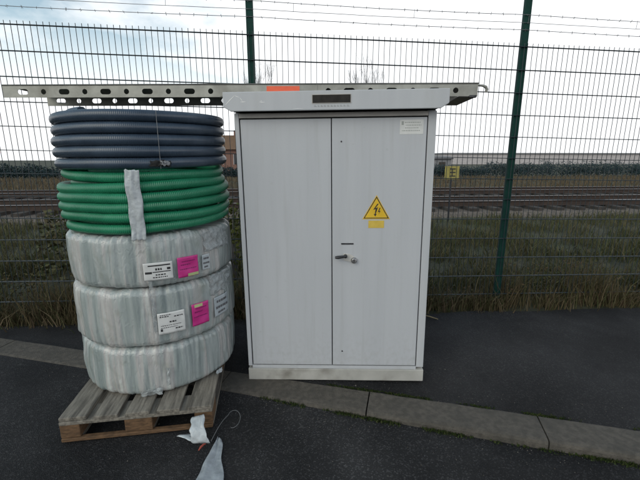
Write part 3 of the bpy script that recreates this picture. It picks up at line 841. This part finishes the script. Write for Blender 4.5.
def words(v, w, t0, t1, seed, lo=0.03, hi=0.09):
    rn = random.Random(seed); out = []; t = t0
    while t < t1:
        l = rn.uniform(lo, hi); out.append((t, min(t1, t + l), v - w / 2, v + w / 2)); t += l + 0.025
    return out

RO = 0.480
low = wrapped_coil(0.1445, 0.447, RO - 0.008, 1, 'bottom film-wrapped white pipe coil resting on the pallet, without labels', squash=0.1)
mid = wrapped_coil(0.452, 0.800, RO, 2, 'middle film-wrapped white pipe coil with white and pink labels low on its side')
top = wrapped_coil(0.806, 1.100, RO - 0.002, 3, 'top film-wrapped white pipe coil just under the green pipe')
def sticker_set(c, zb, w, p, t, seed):
    rw = RO + 0.0175
    o = patch(c, w[0], w[1], w[2] - zb, w[3] - zb, rw, M['label_white'], 'white_label')
    rows = [(0.16, 0.92, 0.80, 0.87), (0.05, 0.28, 0.38, 0.50), (0.30, 0.92, 0.44, 0.49)] + words(0.62, 0.12, 0.40, 0.62, seed, 0.05, 0.07) + words(0.30, 0.07, 0.40, 0.75, seed + 1) + words(0.16, 0.06, 0.3, 0.8, seed + 2) + [(0.80, 0.92, 0.55, 0.68)]
    if seed > 20: rows = words(0.90, 0.04, 0.1, 0.5, seed + 11, 0.02, 0.05) + words(0.40, 0.035, 0.1, 0.85, seed + 12, 0.015, 0.05) + words(0.30, 0.035, 0.1, 0.7, seed + 13, 0.015, 0.05) + words(0.78, 0.05, 0.6, 0.92, seed) + words(0.55, 0.07, 0.42, 0.66, seed) + words(0.82, 0.05, 0.08, 0.4, seed + 5) + words(0.2, 0.06, 0.62, 0.9, seed) + words(0.2, 0.12, 0.08, 0.16, seed)
    printed(o, w[0], w[1], w[2] - zb, w[3] - zb, rw + 0.0010, rows, M['ink'])
    o = patch(c, p[0], p[1], p[2] - zb, p[3] - zb, rw, M['pink'], 'pink_label')
    printed(o, p[0], p[1], p[2] - zb, p[3] - zb, rw + 0.0010, words(0.62, 0.06, 0.15, 0.6, seed + 3) + words(0.40, 0.05, 0.1, 0.9, seed + 4) + words(0.78, 0.05, 0.2, 0.85, seed + 6), M['pink_dark'])
    if seed > 20: printed(o, p[0], p[1], p[2] - zb, p[3] - zb, rw + 0.0013, [(0.15, 0.62, 0.84, 0.97)], M['tag_green'], 'green_tag')
    else: printed(o, p[0], p[1], p[2] - zb, p[3] - zb, rw + 0.0013, [(0.45, 0.98, 0.02, 0.16)], M['tag_green'], 'green_tag')
    o = patch(c, t[0], t[1], t[2] - zb, t[3] - zb, rw - 0.002, M['film'], 'printed_strip')
    printed(o, t[0], t[1], t[2] - zb, t[3] - zb, rw - 0.0006, words(0.75, 0.12, 0.15, 0.85, seed + 7, 0.1, 0.2) + words(0.45, 0.12, 0.1, 0.9, seed + 8, 0.1, 0.2) + words(0.2, 0.1, 0.2, 0.7, seed + 9, 0.1, 0.2), M['ink_soft'])
sticker_set(top, 0.806, (-73.8, -56.7, 0.856, 0.955), (-53.7, -39.8, 0.848, 0.966), (-36.4, -30.0, 0.862, 0.955), 10)
sticker_set(mid, 0.452, (-68.6, -51.8, 0.532, 0.660), (-46.9, -34.2, 0.535, 0.672), (-28.6, -12.0, 0.535, 0.665), 24)

def film_flap(parent, name, a0, a1, z0, z1, r_, seed, m_, amp=0.012, na=18, nz=10):
    m = MB(); vs = []; fs = []
    for i in range(na + 1):
        for k in range(nz + 1):
            t, v = i / na, k / nz
            a = R(a0 + (a1 - a0) * t + 2.0 * noise.noise((v * 3, seed, 0)))
            rr = r_ + amp * (0.35 + noise.noise((t * 3.5 + seed, v * 3.5, 0)) + 0.5 * noise.noise((t * 9, v * 9 + seed, 1)))
            z = z0 + (z1 - z0) * v + 0.012 * noise.noise((t * 4, v * 2, seed + 3))
            vs.append((rr * math.cos(a), rr * math.sin(a), z))
    for i in range(na):
        for k in range(nz):
            fs.append((i * (nz + 1) + k, (i + 1) * (nz + 1) + k, (i + 1) * (nz + 1) + k + 1, i * (nz + 1) + k + 1))
    m.add(vs, fs, True)
    return m.build(name, m_, parent, solid=0.0008)
film_flap(top, 'film_flap', -34, -6, 0.165, 0.285, RO + 0.006, 5, M['film_clear'], 0.016, 26, 14)
film_flap(mid, 'film_flap', -31, -4, 0.235, 0.365, RO + 0.004, 6, M['film_clear'], 0.016, 26, 14)
film_flap(mid, 'film_flap', -71.5, -69.2, 0.10, 0.43, RO + 0.006, 7, M['film_clear'], 0.012, 6, 40)
film_flap(low, 'film_flap', -84, -70, 0.012, 0.05, RO + 0.002, 8, M['film_clear'], 0.010, 22, 6)
film_flap(low, 'film_flap', -66.5, -64.5, 0.06, 0.17, RO + 0.002, 9, M['film_clear'], 0.012, 5, 10)
film_flap(low, 'film_flap', -30, -24, 0.0, 0.03, RO + 0.004, 12, M['film'], 0.014, 8, 6)

def pipe_coil(name, z0, turns, rt, Ro, material, seed, wob, label, rads=None, tilts=None, cat='pipe coil'):
    root = empty(name, (CC.x, CC.y, z0))
    tag(root, label, cat)
    rnd = random.Random(seed)
    per = 150
    N_ = int(turns * per); pts = []
    ph = [rnd.uniform(0, 2 * PI) for _ in range(int(turns) + 2)]
    tl = tilts or [rnd.uniform(-wob, wob) for _ in range(int(turns) + 2)]
    rd = rads or [rnd.uniform(-0.6, 0.6) * wob for _ in range(int(turns) + 2)]
    for i in range(N_ + 1):
        t = i / per; k = int(t); fr = t - k
        a = 2 * PI * t + R(150)
        sm = fr * fr * (3 - 2 * fr)
        T = tl[min(k, len(tl) - 1)] * (1 - sm) + tl[min(k + 1, len(tl) - 1)] * sm
        rdv = rd[min(k, len(rd) - 1)] * (1 - sm) + rd[min(k + 1, len(rd) - 1)] * sm
        step = 1 / (1 + math.exp(-(fr - 0.66) * 10))          # each turn lies nearly flat, then climbs at the back
        z = rt + 2 * rt * 0.985 * (k + step) + T * math.sin(a + ph[k] * wob * 60) + wob * 0.7 * noise.noise((math.cos(a) * 1.6, math.sin(a) * 1.6, k * 1.9 + seed))
        rr = Ro - rt + rdv + 0.004 * noise.noise((math.cos(a) * 2, math.sin(a) * 2, k * 3.3 + seed))
        pts.append((rr * math.cos(a), rr * math.sin(a), z))
    zmin = min(p[2] for p in pts)
    pts = [(x, y, z - zmin + rt) for x, y, z in pts]
    m = MB(); m.tube(pts, rt, 14); m.build('pipe', material, root)
    # inner layer of turns
    pts = []
    for i in range(int((turns - 0.4) * 90)):
        a = 2 * PI * i / 90 + 1.1
        rr = Ro - 3.3 * rt + 0.006 * noise.noise((math.cos(a), math.sin(a), i * 0.02 + seed))
        pts.append((rr * math.cos(a), rr * math.sin(a), rt * 1.1 + 2 * rt * 0.97 * i / 90))
    m = MB(); m.tube(pts, rt, 10); m.build('inner_pipe', material, root)
    return root
green = pipe_coil('green_pipe_coil', 1.104, 5.9, 0.0278, 0.482, M['green_pipe'], 4, 0.014, 'coil of green corrugated pipe between black pipe and white coils',
                  rads=[-0.012, 0.004, 0.010, 0.010, 0.008, -0.022, -0.020, -0.02], tilts=[0.006, -0.006, 0.008, 0.004, 0.020, -0.020, 0.010, 0.003])
ge = film_flap(green, 'wrap_band', -78.5, -70.3, -0.02, 0.345, 0.492, 21, M['film_white'], 0.010, 10, 40)
black = pipe_coil('black_pipe_coil', 1.448, 4.93, 0.0298, 0.482, M['black_pipe'], 9, 0.002, 'coil of black pipe on top of the stack, tied with a thin strap',
                  rads=[0.0, 0.004, 0.002, -0.002, -0.003, 0.0])
m = MB(); pts = []
for k in range(25):
    pts.append((0.4815 * math.cos(R(-58)) + (0.004 if k % 5 else 0.0) * math.cos(R(-58)), 0.4815 * math.sin(R(-58)) - (0.004 if k % 5 else 0.0), 0.006 + 0.29 * k / 24))
m.tube(pts, 0.0014, 6); m.build('tie_strap', M['strap'], black)
film_flap(black, 'torn_tape', -64, -52, 0.018, 0.048, 0.484, 31, M['dark_gap'], 0.006, 14, 5)
film_flap(black, 'torn_tape', -58, -53, 0.022, 0.045, 0.490, 33, M['strap'], 0.006, 8, 5)

# ------------------------------------------------------------------ plastic litter in front of the pallet
def sheet(name, corners, seed, m_, label, cat, lift=0.004, amp=0.016, n=18, mm=30, thick=0.0008, freq=2.6):
    """crumpled film lying on the road: bilinear quad of ground points"""
    a, b_, c_, d_ = [Vector((*p, 0)) for p in corners]
    b = MB(); vs = []; fs = []
    for i in range(n + 1):
        for k in range(mm + 1):
            u, v = i / n, k / mm
            p = a.lerp(b_, u).lerp(d_.lerp(c_, u), v)
            z = abs(noise.noise((u * freq * 0.6 + seed, v * freq * 0.5, 0))) * amp * 2 + abs(noise.noise((u * freq * 1.3 + v * 2, v * freq * 2.5 - u * 3 + seed, 4))) * amp * 0.6
            zz = lift + z
            if len(corners) and isinstance(corners[0], tuple) and len(corners[0]) > 2: pass
            e = 0.010 * noise.noise((u * 1.2, v * 5, seed + 8))
            s = (p - K0).dot(KD)
            vs.append((p.x + e, p.y + 0.6 * e, drop(s) + zz))
    for i in range(n):
        for k in range(mm):
            fs.append((i * (mm + 1) + k, (i + 1) * (mm + 1) + k, (i + 1) * (mm + 1) + k + 1, i * (mm + 1) + k + 1))
    b.add(vs, fs, True)
    o = b.build(name, m_, None, solid=thick)
    tag(o, label, cat)
    return o
sheet('plastic_film', [(-0.546, 1.735), (-0.570, 1.745), (-0.630, 1.24), (-0.405, 1.27)], 3, M['film_sheet'], 'long crumpled strip of greyish plastic film lying on the road', 'plastic film', amp=0.011, n=36, mm=50)

# upright folded piece leaning against the pallet front
b = MB(); vs = []; fs = []; n, mm = 12, 16
for i in range(n + 1):
    for k in range(mm + 1):
        u, v = i / n, k / mm
        top_ = Vector((-0.715, 1.775, 0.098)).lerp(Vector((-0.645, 1.785, 0.108)), u)
        bot = Vector((-0.690, 1.685, 0.006)).lerp(Vector((-0.595, 1.690, 0.004)), u)
        p = top_.lerp(bot, v) + Vector((0, -0.030 * math.sin(PI * v), 0.012 * math.sin(PI * v)))
        w = 0.012 * noise.noise((u * 4, v * 5, 2.2))
        vs.append((p.x + w, p.y + w * 0.5, p.z + abs(w) * 0.7))
for i in range(n):
    for k in range(mm):
        fs.append((i * (mm + 1) + k, (i + 1) * (mm + 1) + k, (i + 1) * (mm + 1) + k + 1, i * (mm + 1) + k + 1))
b.add(vs, fs, True)
tag(b.build('plastic_scrap', M['film_white'], None, solid=0.0012), 'small white plastic scrap leaning on the right end of the pallet front', 'plastic scrap')
sheet('paper_scrap', [(-0.80, 1.752), (-0.68, 1.700), (-0.672, 1.735), (-0.72, 1.775)], 9, M['film'], 'thin pale pointed scrap under the front edge of the pallet', 'scrap', amp=0.008, n=10, mm=6)
b = MB()
pts = []
for k in range(40):
    t = k / 39
    if t < 0.45:
        q = t / 0.45; pts.append((-0.590 + 0.060 * q, 1.695 + 0.145 * q, 0.012 + 0.05 * math.sin(PI * q * 0.6)))
    else:
        q = (t - 0.45) / 0.55 * 1.6 * PI; pts.append((-0.497 - 0.033 * math.cos(q), 1.845 + 0.055 * math.sin(q) * 0.9, 0.012 + 0.047 * math.cos(q * 0.3) ** 2))
b.tube(pts, 0.002, 6)
tag(b.build('packing_strap', M['strap_dark']), 'thin looped grey packing strap on the asphalt beside the pallet', 'strap')
b = MB(); b.tube([(-0.640, 1.640, 0.004), (-0.632, 1.655, 0.012), (-0.622, 1.672, 0.014), (-0.616, 1.684, 0.006)], [0.003, 0.006, 0.005, 0.003], 8)
tag(b.build('bottle_cap_scrap', M['red']), 'small red plastic scrap beside the strip of film', 'scrap')
b = MB(); b.tube([(1.03, 3.335, 0.010), (1.07, 3.30, 0.012), (1.13, 3.25, 0.009)], [0.004, 0.006, 0.004], 6)
tag(b.build('dry_stick', M['straw']), 'short pale stick on the pavement in front of the weeds', 'stick')

# ------------------------------------------------------------------ fence
fence = empty('mesh_fence', (0, FA, 0))
tag(fence, 'dark green twin-wire mesh security fence topped with barbed wire', 'fence')
TOPZ = lambda x: 2.5415 - 0.0150 * x
def fp(x, z, off=0.0): return Vector((x, FB * x + off, z))            # local to the fence root
PX = [-8.12, -5.61, -3.10, -0.605, 1.885, 4.40, 6.90]
for x in PX:
    b = MB()
    b.box((x - 0.03, FB * x + 0.012, -0.3), (x + 0.03, FB * x + 0.055, 3.02))
    po = b.build('post', M['fence'], fence, bevel=0.004)
    b = MB(); b.box((x - 0.032, FB * x + 0.010, 3.0205), (x + 0.032, FB * x + 0.057, 3.03)); b.build('post_cap', M['fence'], po)
def bar(m, p, q, r_):
    m.tube([p, q], r_, 6, True, caps=False)
for i in range(len(PX) - 1):
    m = MB()
    x0, x1 = PX[i] + 0.004, PX[i + 1] - 0.004
    for k in range(13):
        for off in (-0.0062, 0.0062):
            z = -0.2 * k
            bar(m, fp(x0, TOPZ(x0) + z, off), fp(x1, TOPZ(x1) + z, off), 0.0038)
    x = x0 + 0.02
    while x < x1:
        bar(m, fp(x, TOPZ(x) + 0.030), fp(x + random.uniform(-.002, .002), TOPZ(x) - 2.43), 0.0026)
        x += 0.0502
    m.build('mesh_panel', M['wire'], fence)
def strand(off, r_, barbs, sag, name):
    m = MB(); pts = []
    x = PX[0]
    while x <= PX[-1]:
        seg = max([p for p in PX if p <= x + 1e-6]); t = min(1, (x - seg) / 2.5)
        pts.append(fp(x, TOPZ(x) + off - sag * math.sin(PI * t) + 0.002 * noise.noise((x * 3, off, 0)), 0.005))
        x += 0.125
    m.tube(pts, r_, 5, caps=False)
    if barbs:
        x = PX[0] + 0.05; j = 0
        while x < PX[-1]:
            seg = max([p for p in PX if p <= x + 1e-6]); t = min(1, (x - seg) / 2.5)
            z = TOPZ(x) + off - sag * math.sin(PI * t)
            for a in (random.uniform(0, PI), random.uniform(0, PI)):
                d = Vector((random.uniform(-.4, .4), math.sin(a), math.cos(a))).normalized() * 0.013
                m.tube([fp(x, z, 0.005) - d, fp(x, z, 0.005) + d], 0.0016, 4, caps=False)
            x += 0.113
    m.build(name, M['barb'], fence)
strand(0.142, 0.0026, True, 0.010, 'barbed_wire')
strand(0.201, 0.0022, False, 0.006, 'tension_wire')
strand(0.266, 0.0026, True, 0.010, 'barbed_wire')
x = -7.65
while x < 6.8:
    m = MB(); m.tube([fp(x, TOPZ(x) + 0.195, 0.005), fp(x + 0.004, TOPZ(x) + 0.264, 0.005)], 0.0018, 5); x += 1.06
    m.build('wire_spacer', M['barb'], fence)

# ------------------------------------------------------------------ vegetation helpers
def blades(name, count, area, hgt, wid, m_, label, cat, lean=0.35, dens=None, zf=None, seed=0):
    rn = random.Random(seed); b = MB()
    made = 0; tries = 0
    while made < count and tries < count * 6:
        tries += 1
        x, y = area(rn)
        if dens and rn.random() > dens(x, y): continue
        z = zf(x, y) if zf else -0.03
        h = rn.uniform(*hgt); w = rn.uniform(*wid); a = rn.uniform(0, PI); l = rn.uniform(0, lean) * h; d = rn.uniform(0, 2 * PI)
        dx, dy = w * math.cos(a), w * math.sin(a); lx, ly = l * math.cos(d), l * math.sin(d)
        b.add([(x - dx, y - dy, z - 0.02), (x + dx, y + dy, z - 0.02), (x + dx * .7 + lx * .35, y + dy * .7 + ly * .35, z + h * .55), (x - dx * .7 + lx * .35, y - dy * .7 + ly * .35, z + h * .55),
               (x + lx, y + ly, z + h * rn.uniform(.86, 1))], [(0, 1, 2, 3), (3, 2, 4)])
        made += 1
    o = b.build(name, m_); tag(o, label, cat, kind='stuff')
    return o
def weed_area(rn):
    x = rn.uniform(-6.5, 6.8)
    return x, fy(x) + rn.gauss(-0.01, 0.085)
def clump(x, y): return max(0.02, 0.5 + 1.1 * noise.noise((x * 2.6, y * 2.0, 0)) + 0.4 * noise.noise((x * 9, y * 5, 4)))
blades('low_weeds', 13000, weed_area, (0.05, 0.24), (0.002, 0.006), M['weed'], 'low tangled weeds growing along the foot of the fence', 'weeds', 1.1, dens=clump, seed=5)
def tall_area(rn):
    x = rn.uniform(-6.5, 6.8)
    return x, fy(x) + rn.gauss(0.05, 0.09)
blades('tall_weeds', 6500, tall_area, (0.20, 0.50), (0.0015, 0.005), M['weed'], 'taller dry stalks and weeds standing against the fence', 'weeds', 0.75,
       dens=lambda x, y: max(0.03, 0.3 + 1.3 * noise.noise((x * 1.9 + 7, y, 2)) + 0.5 * noise.noise((x * 6, y, 8))), seed=15)
def mead_area(rn):
    y = 3.75 + 5.6 * rn.random() ** 1.3; x = rn.uniform(-1, 1) * (y * 0.98 + 0.6)
    return x, y + FB * x
blades('meadow_grass', 34000, mead_area, (0.04, 0.27), (0.003, 0.011), M['meadow'], 'dull green grass between the fence and the railway', 'grass', 0.9,
       dens=lambda x, y: max(0.02, 0.42 + 1.2 * noise.noise((x * 0.8, y * 1.3, 0)) + 0.5 * noise.noise((x * 3, y * 3, 2))), seed=6)
def bank_area(rn):
    y = rn.uniform(18.0, 29.5); x = rn.uniform(-1, 1) * (y * 0.95 + 1)
    return x, y + FB * x
blades('dry_bank_grass', 16000, bank_area, (0.12, 0.36), (0.012, 0.03), M['dry'], 'dry brown grass on the bank behind the tracks', 'grass', 0.6,
       zf=lambda x, y: -0.03 + 0.08 * min(1, max(0, (y - 21) / 6)), seed=7)

def leafy(b, centre, rad, count, size, rn, squash=1.0):
    for k in range(count):
        d = Vector((rn.gauss(0, 1), rn.gauss(0, 1), rn.gauss(0, 1))).normalized() * (rn.random() ** 0.45)
        p = Vector(centre) + Vector((d.x * rad[0], d.y * rad[1], d.z * rad[2]))
        s = size * rn.uniform(0.6, 1.3)
        u = Vector((rn.gauss(0, 1), rn.gauss(0, 1), rn.gauss(0, 1))).normalized(); v = u.orthogonal().normalized()
        b.add([p - u * s, p + v * s * .55, p + u * s, p - v * s * .55], [(0, 1, 2, 3)])

rn = random.Random(77); b = MB()                    # reddish brown scrub low behind the fence
for k in range(210):
    x = rn.uniform(-6.5, 6.8); y = fy(x) + rn.uniform(0.02, 0.9)
    if noise.noise((x * 1.3, y * 1.3, 6)) < -0.08: continue
    hh = rn.uniform(0.06, 0.20)
    leafy(b, (x, y, hh * 0.8), (rn.uniform(.08, .22), .12, hh), 55, 0.017, rn)
tag(b.build('scrub', M['scrub']), 'tangled red-brown and olive scrub just behind the fence', 'scrub', kind='stuff')

def shrub(x, y, hgt, wid, label, seed, m_=None, size=0.03):
    rn = random.Random(seed)
    root = empty('shrub', (x, y, -0.03)); tag(root, label, 'shrub')
    b = MB()
    for k in range(9):
        a = rn.uniform(0, 2 * PI); d = rn.uniform(0.2, 1.0) * wid * 0.5
        b.tube([(0, 0, -0.05), (d * .4 * math.cos(a), d * .4 * math.sin(a), hgt * .45), (d * math.cos(a), d * math.sin(a), hgt * rn.uniform(.7, .97))], [0.012, 0.008, 0.003], 5)
    b.build('stem', M['bark'], root)
    b = MB()
    for k in range(26):
        a = rn.uniform(0, 2 * PI); d = wid * 0.5 * rn.random() ** 0.6; z = hgt * rn.uniform(0.12, 0.9)
        leafy(b, (d * math.cos(a), d * math.sin(a), z), (wid * .2, wid * .2, hgt * .14), 42, size, rn)
    b.build('foliage', m_ or M['bush'], root)
    return root
shrub(-1.02, 4.05, 1.18, 0.55, 'yellow-green leafy shrub behind the fence between the coils and the cabinet', 3)
shrub(-3.1, 4.6, 0.9, 0.9, 'low green shrub behind the fence on the left of the coils', 8, M['meadow'], 0.035)

# dark belt of bushes beyond the railway
rn = random.Random(14); b = MB()
x = -48
while x < 48:
    hgt = 0.95 + 0.45 * noise.noise((x * 1.1, 3, 0)) + 0.25 * noise.noise((x * 0.35, 0, 0)) + rn.uniform(-0.1, 0.1) + (0.25 if x > 15 else 0)
    y = 31.5 + FB * x + rn.uniform(-0.7, 0.7)
    leafy(b, (x, y, 0.05 + hgt * 0.47), (0.75, 0.7, hgt * 0.60), 300, 0.075, rn)
    x += 0.42
tag(b.build('hedge_belt', M['hedge']), 'dark blue-green belt of bushes beyond the railway', 'hedge', kind='stuff')

# ------------------------------------------------------------------ railway
bed = empty('railway_bed'); bpy.data.objects.remove(bed)
b = MB()
def ry(y, x): return y + FB * x
for (x0, x1) in ((-80, 80),):
    pr = [(9.3, -0.06), (9.9, 0.05), (17.0, 0.05), (18.2, -0.06)]
    vs = [(x0, ry(y, x0), z) for y, z in pr] + [(x1, ry(y, x1), z) for y, z in pr]
    b.add(vs, [(i, 4 + i, 5 + i, i + 1)[::-1] for i in range(3)])
tag(b.build('ballast', M['ballast']), kind='structure')
RL_ = []
def track(yc, label):
    root = empty('railway_track', (0, yc, 0.05)); tag(root, label, 'railway track', 'tracks behind the fence')
    for s in (-0.7175, 0.7175):
        b = MB()
        pr = [(-0.07, 0.09), (0.07, 0.09), (0.012, 0.115), (0.012, 0.205), (0.034, 0.215), (0.034, 0.240), (-0.034, 0.240), (-0.034, 0.215), (-0.012, 0.205), (-0.012, 0.115)]
        n = len(pr); x0, x1 = -75, 75
        vs = [(x0, FB * x0 + s + y, z) for y, z in pr] + [(x1, FB * x1 + s + y, z) for y, z in pr]
        b.add(vs, [(i, n + i, n + (i + 1) % n, (i + 1) % n)[::-1] for i in range(n)])
        rl = b.build('rail', M['rail'], root)
        b = MB()
        vs = [(x0, FB * x0 + s - 0.031, 0.243), (x0, FB * x0 + s + 0.031, 0.243), (x1, FB * x1 + s + 0.031, 0.243), (x1, FB * x1 + s - 0.031, 0.243)]
        b.add(vs, [(0, 3, 2, 1)]); b.build('rail_head', M['rail_top'], rl)
    for k in range(66):
        x = -21 + k * 0.65
        b = MB(); mt = Matrix.Translation((x, FB * x, 0)) @ Matrix.Rotation(math.atan(FB), 4, 'Z')
        b.box((-0.12, -1.25, -0.02), (0.12, 1.25, 0.088), mtx=mt); b.build('sleeper', M['sleeper'], root)
track(11.3, 'nearer of two railway tracks behind the fence')
track(15.2, 'farther of two railway tracks, in front of the dry bank')

# yellow track-side plate
sg = empty('trackside_sign', (3.20, 9.0, -0.05)); tag(sg, 'small square yellow trackside sign with black marks on a post', 'sign')
b = MB(); b.tube([(0.0, 0.02, -0.2), (0.0, 0.02, 1.36)], 0.022, 10); b.build('post', M['lock_dark'], sg)
b = MB(); b.box((-0.175, -0.006, 1.09), (0.175, 0.0, 1.40)); pl_ = b.build('plate', M['sign_yellow'], sg, bevel=0.004)
b = MB()
for z in (1.15, 1.235, 1.32): b.box((-0.045, -0.0085, z), (0.085, -0.0065, z + 0.026))
b.box((-0.055, -0.0085, 1.13), (-0.0455, -0.0065, 1.36)); b.box((0.0, -0.0085, 1.177), (0.02, -0.0065, 1.234)); b.box((0.0, -0.0085, 1.262), (0.02, -0.0065, 1.319))
b.build('black_marking', M['ink'], pl_)

# ------------------------------------------------------------------ far buildings
hs = empty('brick_house', (-10.7, 39.0, 0.2), (0, 0, R(4))); tag(hs, 'distant red-brown brick house with a low brown roof beyond the railway', 'house')
b = MB(); b.box((-3.2, 0, -0.5), (3.2, 6, 2.35)); b.build('wall', M['brick'], hs)
b = MB(); b.prism([(-0.35, 2.34), (6.35, 2.34), (3.0, 3.95)], -3.5, 3.5, Matrix(((0, 0, 1, 0), (1, 0, 0, 0), (0, 1, 0, 0), (0, 0, 0, 1)))); rfh = b.build('roof', M['roof_tile'], hs)
b = MB(); b.box((1.4, 2.6, 3.4), (1.9, 3.2, 4.45)); b.build('chimney', M['brick'], rfh)
for x in (-2.2, -0.3, 1.7):
    b = MB(); b.box((x, -0.04, 0.85), (x + 0.9, 0.02, 1.85)); w = b.build('window', M['glass_dark'], hs)
    b = MB()
    for q in (x - 0.05, x + 0.42, x + 0.88): b.box((q, -0.07, 0.8), (q + 0.06, -0.042, 1.9))
    b.build('frame', M['pale_haze_frame'], w)
wh = empty('hazy_skyline', (62, 122, 0.2), (0, 0, R(3))); tag(wh, 'long low block far behind the hedge on the right, its pale colour standing for haze', 'hazy_skyline')
b = MB(); b.box((-22, 0, -0.5), (45, 25, 3.1)); b.build('wall', M['pale_haze_frame'], wh)  # made-up block in place of the hazy skyline, haze painted as pale colour
b = MB(); b.box((-22.4, -0.4, 3.105), (45.4, 25.4, 3.5)); b.build('roof', M['grey_roof'], wh)
sh = empty('track_hut', (11.2, 34.2, 0.3), (0, 0, R(3))); tag(sh, 'small dark hut standing in the hedge behind the yellow sign', 'hut')
b = MB(); b.box((-0.85, 0, -0.3), (0.85, 1.8, 1.25)); b.build('wall', M['grey_roof'], sh)
b = MB(); b.prism([(-0.15, 1.252), (1.95, 1.252), (1.95, 1.34), (0.9, 1.55), (-0.15, 1.34)], -0.98, 0.98, Matrix(((0, 0, 1, 0), (1, 0, 0, 0), (0, 1, 0, 0), (0, 0, 0, 1)))); b.build('roof', M['lock_dark'], sh)
b = MB(); b.box((-0.3, -0.03, -0.2), (0.3, 0.02, 1.0)); b.build('door', M['sleeper'], sh)

# ------------------------------------------------------------------ bare winter trees
def bare_tree(x, y, hgt, spread, seed, label, upright=0.75, depth=5, base_r=0.13, wide=0.65):
    rn = random.Random(seed)
    root = empty('bare_tree', (x, y, 0.2)); tag(root, label, 'tree', 'leafless trees beyond the railway')
    tr = MB(); cr = MB()
    def grow(p, d, l, r_, lvl):
        n_ = 4; pts = [p]; q = p; dd = d
        for k in range(n_):
            dd = (dd + Vector((rn.gauss(0, .10), rn.gauss(0, .10), rn.gauss(0.03, .05)))).normalized()
            q = q + dd * (l / n_); pts.append(q)
        (tr if lvl == 0 else cr).tube(pts, [r_ * (1 - 0.45 * i / n_) for i in range(n_ + 1)], 6 if lvl < 2 else 4, caps=False)
        if lvl >= depth: return
        for c in range(4 if lvl == 0 else rn.choice((2, 3, 3))):
            i = rn.randint(2, n_) if lvl else rn.randint(2, n_)
            a = rn.uniform(0, 2 * PI)
            side = Vector((math.cos(a), math.sin(a), 0)) * spread
            nd = (dd * upright + side + Vector((0, 0, 0.25))).normalized()
            grow(pts[i], nd, l * rn.uniform(0.55, 0.78), max(0.008, r_ * 0.5), lvl + 1)
        grow(pts[-1], (dd + Vector((rn.gauss(0, .15), rn.gauss(0, .15), .1))).normalized(), l * 0.7, max(0.008, r_ * 0.55), lvl + 1)
    grow(Vector((0, 0, -0.3)), Vector((0, 0, 1)), hgt * 0.36, base_r, 0)
    zt = max(v[2] for v in cr.v); k = hgt / zt
    for m in (tr, cr): m.v = [(a, b_, c * k) for a, b_, c in m.v]
    for m in (tr, cr): m.v = [(a * wide, b_ * wide, c) for a, b_, c in m.v]
    tr.build('trunk', M['bark'], root); cr.build('crown', M['bark'], root)
    return root
bare_tree(-6.4, 40, 11.8, 0.40, 21, 'leafless tree whose twig tips show just right of the green post', 0.8)
bare_tree(6.1, 41, 12.3, 0.36, 5, 'taller leafless tree with a broad twiggy top above the right door', 0.8)
